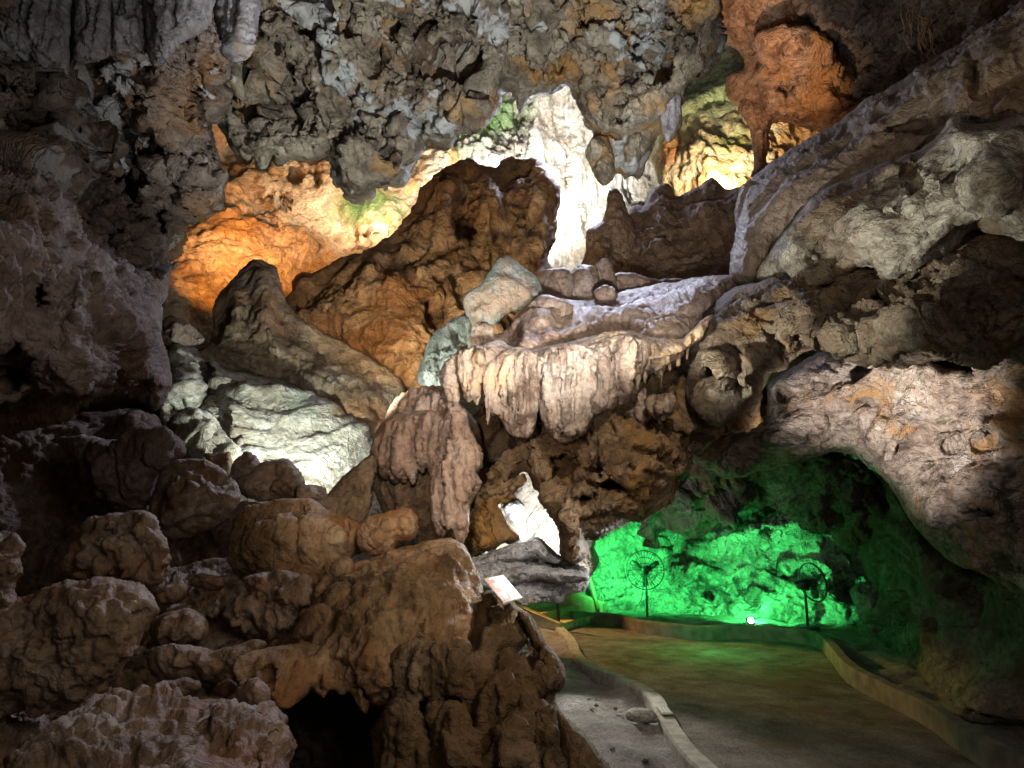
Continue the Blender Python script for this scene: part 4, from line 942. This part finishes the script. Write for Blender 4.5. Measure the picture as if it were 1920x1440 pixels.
ribbon('kerb', kerb_line, .16, -.05, KZ, M['kerb'], 'winding pale concrete kerb on the near side of the path', 'kerb')
ribbon('low_wall', wall_line, .13, -.05, WZ - .02, M['kerbred'], 'low stained wall curving round the far side of the path', 'low wall')
# name plate on the kerb
c0 = G(1246, 1334, KZ + .02); t = (G(1275,1372,KZ) - G(1235,1322,KZ)).normalized(); nn = Vector((-t.y, t.x, 0)); up = Vector((0,0,1))
pl = MB().hexa([c0 + t*a*.13 + nn*b*.055 + up*z for z in (.004,.016) for a, b in ((-1,-1),(1,-1),(1,1),(-1,1))]).build('plate', M['kerb'])
tag(pl, 'small pale plate with three lines of faint marking set on the kerb', 'plate')
for b in (-.6, 0, .6):
    MB().hexa([c0 + t*a*.1 + nn*(b*.055 + d*.007) + up*z for z in (.0165,.0185) for a, d in ((-1,-1),(1,-1),(1,1),(-1,1))]).build('line_mark', M['greyprint'], pl)
# pale stone on the bank
rock('rock', [(1172,1340),(1180,1328),(1200,1326),(1222,1330),(1236,1346),(1234,1356),(1212,1358),(1188,1354),(1176,1350)], float(G(1205,1356,.1).y) , M['brightwall'], 'mudcrack', er=1.2, res=1.6, fs=.3,
     label='pale rounded stone lying on the grit beside the kerb', cat='stone')
for i, (px, py, s_) in enumerate([(1154,1328,.022),(1163,1334,.02),(1104,1310,.03),(1118,1322,.025),(1148,1402,.03),(1210,1425,.04)]):
    g = G(px, py, .12); s = s_ * F / g.y
    rock('pebble', [(px-s,py+.4*s),(px-.7*s,py-.5*s),(px+.1*s,py-.8*s),(px+.9*s,py-.3*s),(px+.8*s,py+.6*s),(px,py+.8*s)], g.y, M['greyslab'] if i % 3 else M['tandark'], 'boulder', fs=.15, er=.5, res=1.2,
         label='small loose stone scattered on the grit bank', cat='pebble', group='loose stones on the grit bank')

# rear terrace = roof of the tunnel
def terr(x, y):
    p = np.stack([x, y, np.full_like(x, 3.)], -1)
    return 4.6 + .12 * (y - 10) + .4 * fbm(p, .4, 4)
sheet('cave_terrace', .2, 13, 9.0, 24, .15, terr, [M['redhill']])
sheet('cave_terrace', -12, .3, 10.5, 24, .15, lambda x, y: terr(x, y) - .6, [M['redhill']])

# ================================================================ cave shell with a hole for the sun
T_SUN = P(1068, 290, 21.3)
D_SUN = Vector((-.20, .60, -.775)).normalized()
nu, nv = 260, 150
u = np.linspace(0, 2*np.pi, nu, endpoint=False); v = np.linspace(.0, np.pi, nv)
uu, vv = np.meshgrid(u, v); sx = np.sin(vv)*np.cos(uu); sy = np.sin(vv)*np.sin(uu); sz = np.cos(vv)
d3 = np.stack([sx, sy, sz], -1).reshape(-1, 3)
co = np.array([0, 11, 5.]) + d3 * np.array([16, 18, 19])
co += d3 * (1.0 * fbm(co, .22, 4) + .2 * fbm(co, 1.1, 3))[:, None]
a = (np.arange(nv-1)[:, None]*nu + np.arange(nu)[None]).ravel(); b = (np.arange(nv-1)[:, None]*nu + ((np.arange(nu)+1) % nu)[None]).ravel()
q = np.stack([a, b, b+nu, a+nu], -1)
cc = co[q].mean(1); rel = cc - np.array(T_SUN); along = rel @ np.array(D_SUN); perp = rel - along[:, None]*np.array(D_SUN)
SUNR = 1.5
hole = (along < -2) & ((perp[:, 0]/SUNR)**2 + (perp[:, 1]/4.4)**2 < 1 + .5*fbm(cc, 1.2, 2))
q = q[~hole]
tag(link('cave_shell', mesh_np('cave_shell', co, q, [M['shell']])), kind='structure')

# ================================================================ stairs
ax = (ST_B - ST_A); ax.z = 0; wdt = ax.length; ax.normalize(); bx = Vector((-ax.y, ax.x, 0))
if bx.dot(Vector((-1, 1, 0))) < 0: bx = -bx
st = empty('stairs', ST_A, 'short flight of concrete steps climbing away under the grey slab', 'stairs')
def at(a, b, z): return ax*a + bx*b + Vector((0, 0, z))
TD_, RS = .48, .14
for k in range(7):
    d0, d1, h = k*TD_, (k+1)*TD_, RS*(k+1)
    s = MB().hexa([at(0,d0,-.05),at(wdt,d0,-.05),at(wdt,d1-.003,-.05),at(0,d1-.003,-.05),at(0,d0,h),at(wdt,d0,h),at(wdt,d1-.003,h),at(0,d1-.003,h)])
    s.build('step', M['step'], st, bevel=.012)
for nm, a0, a1, f0 in (('parapet', -.17, -.005, .165), ('parapet', wdt+.005, wdt+.2, .34)):
    s = MB().hexa([at(a0,-.05,-.05),at(a1,-.05,-.05),at(a1,3.36,-.05),at(a0,3.36,-.05),at(a0,-.05,f0),at(a1,-.05,f0),at(a1,3.36,f0+RS/TD_*3.36),at(a0,3.36,f0+RS/TD_*3.36)])
    s.build(nm, M['step'], st, bevel=.015)
hr = empty('handrail', ST_A + at(.12, .12, .14), 'dark metal handrail post at the left of the steps', 'handrail')
q0 = at(0,0,0)
MB().tube([q0 + Vector((0,0,-.12)), q0 + Vector((0,0,.62))], .035, 10).build('post', M['blackmetal'], hr, smooth=True)
for z in (.60, .35):
    MB().tube([q0 + Vector((0,0,z)), bx*2.6 + Vector((0,0,z+.95))], .02, 8).build('rail', M['blackmetal'], hr, smooth=True)
for b_ in (1.2, 2.4):
    MB().tube([bx*b_ + Vector((0,0,.2)), bx*b_ + Vector((0,0,.62+.36*b_))], .025, 8).build('post', M['blackmetal'], hr, smooth=True)
pb = P(1122, 1143, ST_B.y - .1); pt = P(1103, 1072, ST_B.y + .3)
tag(MB().tube([pb, pb.lerp(pt, .5), pt], [.036,.033,.03], 10).build('leaning_pole', M['wood'], smooth=True), 'pale wooden pole leaning beside the right parapet of the steps', 'pole')

# ================================================================ fans
def fan(px, pyb, pytop, pyhub, Y, yaw, tilt, label, rad):
    base = P(px, pyb, Y); hub = P(px, pyhub, Y); h = hub.z - base.z
    o = empty('pedestal_fan', base, label, 'fan', 'pedestal fans behind the low wall')
    MB().tube([(0,0,-.1),(0,0,.02),(0,0,.03)], [.2,.2,.05], 20).build('base', M['blackmetal'], o, smooth=False)
    MB().tube([(0,0,.0),(0,0,h*.6),(0,0,h*.6+.01),(0,0,h-.06)], [.024,.024,.018,.018], 10).build('pole', M['greymetal'], o, smooth=True)
    mt = Matrix.Translation((0,0,h)) @ Matrix.Rotation(-yaw, 4, 'Z') @ Matrix.Rotation(tilt, 4, 'X')
    m_ = MB().tube([(0,-.14,0),(0,-.13,0),(0,-.02,0),(0,.06,0),(0,.09,0)], [.03,.075,.085,.075,.03], 18).build('motor', M['blackmetal'], o, mt, True)
    MB().box(-.05,-.06,-.11,.05,.05,-.05).build('bracket', M['greymetal'], o, mt, bevel=.01)
    MB().box(-.022,-.2,.03,.022,-.1,.075).build('oscillator_knob', M['blackmetal'], m_, mt, bevel=.008)
    for nm, yb, yr in (('rear_guard', .08, .17), ('front_guard', .30, .19)):
        g = MB()
        for r, yy, th in ((rad, yr, .010), (rad*.66, yb*.6+yr*.4, .0035), (rad*.36, yb*.85+yr*.15, .0035)):
            g.tube([(r*math.cos(a), yy, r*math.sin(a)) for a in np.linspace(0, 2*math.pi, 48, endpoint=False)], th, 6, True)
        for k in range(36):
            a = 2*math.pi*k/36
            g.tube([(r*math.cos(a), yy, r*math.sin(a)) for r, yy in ((.06, yb), (rad*.5, yb*.75+yr*.25), (rad*.85, yb*.4+yr*.6), (rad, yr))], .0026 if k % 6 else .005, 5)
        g.build(nm, M['greymetal'], o, mt, True)
    MB().tube([(0,.12,0),(0,.24,0),(0,.26,0)], [.06,.055,.02], 16).build('hub', M['blackmetal'], o, mt, True)
    for k in range(3):
        a0 = 2*math.pi*k/3 + .5; b = MB(); n = 8
        for i in range(n):
            f = i/(n-1); r = .05 + (rad*.86-.05)*f; hw = (.25 + .45*math.sin(math.pi*min(1, f*.9+.1)))*.42
            for sgn in (-1, 1):
                a = a0 + sgn*hw; yy = .19 + sgn*.05*(1-f*.5)
                for dy in (-.003, .003): b.v.append(Vector((r*math.cos(a), yy+dy, r*math.sin(a))))
        for i in range(n-1):
            p, q_ = i*4, (i+1)*4
            b.f += [(p,p+2,q_+2,q_),(p+1,q_+1,q_+3,p+3),(p,q_,q_+1,p+1),(p+2,p+3,q_+3,q_+2)]
        b.f += [(0,1,3,2), (n*4-4, n*4-2, n*4-1, n*4-3)]
        b.build('blade', M['greymetal'], o, mt, True)
    return o
fan(1214, 1160, 1035, 1068, 14.3, math.radians(6), math.radians(-6), 'round wire pedestal fan seen from behind, standing before the bright green wall', .385)
fan(1515, 1176, 1058, 1095, 12.6, math.radians(72), math.radians(8), 'pedestal fan turned sideways with its cage to the right, near the green boulder', .335)
# cable of the left fan
c1 = P(1207, 1098, 14.45); c2 = P(1192, 1140, 14.7)
tag(MB().tube(spline([c1, c1.lerp(c2,.5)+Vector((.03,0,-.05)), c2, P(1184,1160,14.8)], 6), .006, 5).build('cable', M['blackmetal'], smooth=True), 'thin cable hanging down from the fan seen from behind', 'cable')

# ================================================================ green lamp on the ground behind the low wall
LP = P(1407, 1163, 13.25)
lm = empty('spotlight', LP - Vector((0,0,.08)), 'small glaring green spotlight lying just behind the low wall', 'spotlight')
MB().tube([(0,.14,.08),(0,.10,.08),(0,.0,.08)], [.05,.06,.065], 16).build('housing', M['blackmetal'], lm, smooth=True)
MB().box(-.08,.02,-.02,.08,.06,.02).build('foot', M['blackmetal'], lm, bevel=.006)
s = MB()
for i in range(7):
    th = math.pi*(i/6); 
sb = bmesh.new(); bmesh.ops.create_uvsphere(sb, u_segments=16, v_segments=10, radius=.05, matrix=Matrix.Translation((0,-.02,.08)))
me = bpy.data.meshes.new('lens'); sb.to_mesh(me); sb.free(); me.materials.append(M['glow']); link('lens', me, lm)

# ================================================================ sign on the mound
c = [P(907,1087,4.45), P(943,1079,4.72), P(979,1122,4.30), P(944,1134,4.04)]
nrm = (c[1]-c[0]).cross(c[3]-c[0]).normalized()
if nrm.z < 0: nrm = -nrm
def sg(u_, v_, h): return (c[0]*(1-u_)*(1-v_) + c[1]*u_*(1-v_) + c[2]*u_*v_ + c[3]*(1-u_)*v_) + nrm*h
def slab(u0,u1,v0,v1,h0,h1): return MB().hexa([sg(a,b_,h) for h in (h0,h1) for a,b_ in ((u0,v0),(u1,v0),(u1,v1),(u0,v1))])
sn = slab(0,1,0,1,0,.006).build('sign', M['paper'])
tag(sn, 'tilted white board with a red printed strip, propped on the tan mound', 'sign')
for (u0,u1,v0,v1,m) in [(.05,.16,.04,.92,'red'),(.02,.045,.03,.97,'olive'),(.05,.2,.0,.06,'olive'),(.165,.36,.10,.24,'red'),(.165,.34,.28,.42,'greyprint'),(.165,.38,.45,.60,'red'),(.165,.36,.63,.80,'greyprint'),(.165,.42,.82,.92,'red'),(.46,.50,.66,.92,'red'),(.1,.9,.955,.985,'olive')]:
    slab(u0,u1,v0,v1,.0062,.0078).build('printed_block', M[m], sn)

# roots hanging from the dark roof
rt = MB(); rs = random.Random(4)
for k in range(46):
    px, py = rs.uniform(1690, 1810), rs.uniform(-30, 20); p = P(px, py, 9.0); pts = [p]
    for i in range(6):
        p = p + Vector((rs.uniform(-.09,.10), rs.uniform(-.05,.05), -rs.uniform(.05,.2))); pts.append(p)
    rt.tube(pts, [.012*(1-i/8) for i in range(7)], 5)
tag(rt.build('root_tuft', M['roots'], smooth=True), 'tuft of dry brown roots hanging from the dark roof at upper right', 'roots')
# ================================================================ light
w = bpy.data.worlds.new("World"); S.world = w; w.use_nodes = True
nt = w.node_tree; bg = nt.nodes['Background']; sky = nt.nodes.new('ShaderNodeTexSky'); sky.sky_type = 'NISHITA'; sky.sun_disc = False
el = math.asin(-D_SUN.z); az = math.atan2(-D_SUN.x, -D_SUN.y)
sky.sun_elevation = el; sky.sun_rotation = az
nt.links.new(sky.outputs[0], bg.inputs[0]); bg.inputs[1].default_value = .12
sl = bpy.data.lights.new('sun', 'SUN'); sl.energy = 5.0; sl.angle = math.radians(.5); sl.color = (1, .96, .9)
so = bpy.data.objects.new('sun', sl); COL.objects.link(so); so.rotation_euler = D_SUN.to_track_quat('-Z', 'Y').to_euler(); so.location = T_SUN - D_SUN*20

def spot(name, loc, tgt, W, col, deg=70, blend=.6, r=.12):
    l = bpy.data.lights.new(name, 'SPOT'); l.energy = W; l.color = col; l.spot_size = math.radians(deg); l.spot_blend = blend; l.shadow_soft_size = r
    o = bpy.data.objects.new(name, l); COL.objects.link(o); o.location = loc
    o.rotation_euler = (Vector(tgt) - Vector(loc)).to_track_quat('-Z', 'Y').to_euler(); return o
def point(name, loc, W, col, r=.1):
    l = bpy.data.lights.new(name, 'POINT'); l.energy = W; l.color = col; l.shadow_soft_size = r
    o = bpy.data.objects.new(name, l); COL.objects.link(o); o.location = loc; return o
V = Vector
COOL = (.74, .78, 1.0); WARM = (1, .80, .60); NEUT = (1, .95, .87); ORG = (1, .40, .07)
spot('skylight', P(1085, 235, 16.4), V((-1.6, 5, 2.2)), 5000, COOL, 40, .5, .7)
spot('skylight', P(1085, 235, 16.4), V((1.5, 7, 4)), 1500, COOL, 80, .5, .5)
spot('rear_wall_fill', P(980, 420, 16.5), P(960, 250, 21), 9000, (1, .96, .90), 120, 1, .5)  # added light, topping up the daylight on the rear wall
spot('orange_lamp', P(480, 440, 13.6), P(480, 370, 19), 800, (1, .47, .17), 120, 1, .1)
spot('orange_lamp', P(450, 520, 12.6), P(400, 330, 18), 700, (1,.38,.08), 110, 1, .1)
spot('beige_lamp', P(740, 350, 16.0), P(660, 410, 19), 1300, (1, .76, .54), 130, 1, .2)
spot('slope_lamp', P(590, 880, 7.6), P(520, 760, 10), 520, (.92, 1, .90), 150, 1, .06)
spot('bulge_lamp', P(1385, 290, 9.2), P(1450, 110, 12), 1100, (1, .70, .48), 46, .8, .1)
spot('algae_lamp', P(1350, 330, 14.6), P(1320, 250, 17.5), 1700, (1, .86, .6), 130, 1, .15)
spot('right_band_lamp', V((.3, 5.0, 2.8)), P(1690, 400, 6.0), 520, (1, 1.0, .86), 58, .5, .08)
spot('right_wall_lamp', P(1420, 1040, 5.6), P(1690, 690, 6.8), 820, (1, .93, .86), 66, .8, .1)
spot('gap_lamp', P(1005, 1050, 9.0), P(1000, 950, 10.4), 450, (1, 1, 1), 140, 1, .1)
spot('bank_lamp', P(1030, 1000, 9.6), P(1110, 1390, 6.6), 380, (1, .97, .92), 60, .5, .06)
spot('rim_lamp', P(1240, 1020, 7.4), P(1030, 1220, 4.45), 300, (.95, .98, 1), 40, .5, .06)
spot('stair_lamp', ST_A + ax*1.0 + bx*3.0 + V((0,0,3.0)), P(1170, 1200, 12.0), 1500, (1, .54, .18), 36, .35, .03)
spot('sign_fill', V((1.3, 4.0, 3.9)), P(935, 1100, 4.4), 330, (1, .97, .94), 12, .6, .04)  # narrow added spot that brightens the sign alone
spot('neck_lamp', P(1015, 950, 7.2), P(905, 1075, 4.9), 150, (1, .97, .92), 30, .6, .04)
spot('ridge_fill', P(1130, 600, 8.6), P(1250, 430, 12.5), 150, (1, .80, .6), 60, .9, .1)  # added warm light to lift the ridge
spot('pendant_fill', V((1.2, 5.0, 3.5)), P(1190, 260, 9.0), 520, (1, .95, .9), 24, .8, .05)  # extra light put in because the pendant came out too dark
spot('slab_fill', V((1.2, 2.4, 2.7)), P(1000, 1075, 6), 45, (.95, .95, 1), 30, .8, .05)  # small added light from the front for the slab
spot('ceiling_lamp', V((.6, 3.2, 2.6)), P(860, 120, 7.6), 2400, (.97, .98, 1), 92, .9, .1)
spot('ledge_lamp', V((.9, 2.4, 4.7)), P(1060, 720, 6.0), 430, (1, .88, .75), 60, .8, .08)
spot('left_lamp', V((-.6, 2.6, 2.7)), P(230, 150, 5.4), 45, (1, .95, .9), 60, .9, .1)
spot('drape_lamp', V((.2, 1.2, 2.2)), P(240, 0, 4.2), 75, (.95, .95, 1), 60, .9, .1)
spot('hill_lamp', P(690, 640, 8.6), P(860, 460, 14.4), 1000, (1, .78, .52), 90, .9, .2)
spot('mound_lamp', V((1.7, 3.0, 4.2)), P(800, 1170, 4.5), 130, (1, .76, .5), 60, .9, .1)
spot('boulder_lamp', V((-.3, 1.5, 3.3)), P(330, 1100, 5), 20, (1, .75, .5), 100, .9, .2)
spot('path_lamp', V((.9, 4.0, 2.6)), P(1240, 1390, 7.0), 120, (1, .95, .88), 90, .9, .2)
spot('green_wash', P(1118, 1070, 14.3), P(1240, 1040, 16.2), 560, (.06, 1, .2), 150, 1, .05)  # added green light, spreads the spotlight's colour over the left tunnel wall
spot('slope_fill', V((.3, 2.6, 3.6)), P(1620, 260, 7), 220, (1, .80, .60), 60, .9, .1)
spot('lobe_fill', V((-.4, 2.6, 2.6)), P(800, 860, 6), 290, (1, .84, .72), 55, .9, .08)  # unseen light added to brighten the flowstone lobes
spot('mound_fill', V((.9, .9, 2.4)), P(900, 1330, 4), 26, (1, .78, .54), 50, .9, .1)
point('fill', V((-1.3, .4, 3.4)), 14, (1, .88, .76), .8)
point('fill', V((1.7, .2, 3.0)), 150, (1, .92, .84), .8)
point('green_fill', P(1330, 1110, 11.4), 50, (.06, 1, .2), .3)  # added point light, tints the arch and path green
spot('green_lamp', LP + V((0, .02, .10)), P(1440, 1040, 16), 420, (.06, 1.0, .20), 172, .5, .05)
spot('dome_fill', P(640, 760, 6.4), P(850, 640, 8), 420, (.9, 1, .92), 70, .8, .08)  # added edge light, carries the slope lamp's glow to the dome

S.view_settings.view_transform = 'Standard'; S.view_settings.look = 'None'; S.view_settings.exposure = 0; S.view_settings.gamma = 1
S.cycles.use_denoising = True
S.cycles.max_bounces = 6; S.cycles.diffuse_bounces = 4; S.cycles.glossy_bounces = 2
S.cycles.sample_clamp_indirect = 4.0
print('verts', NV[0])
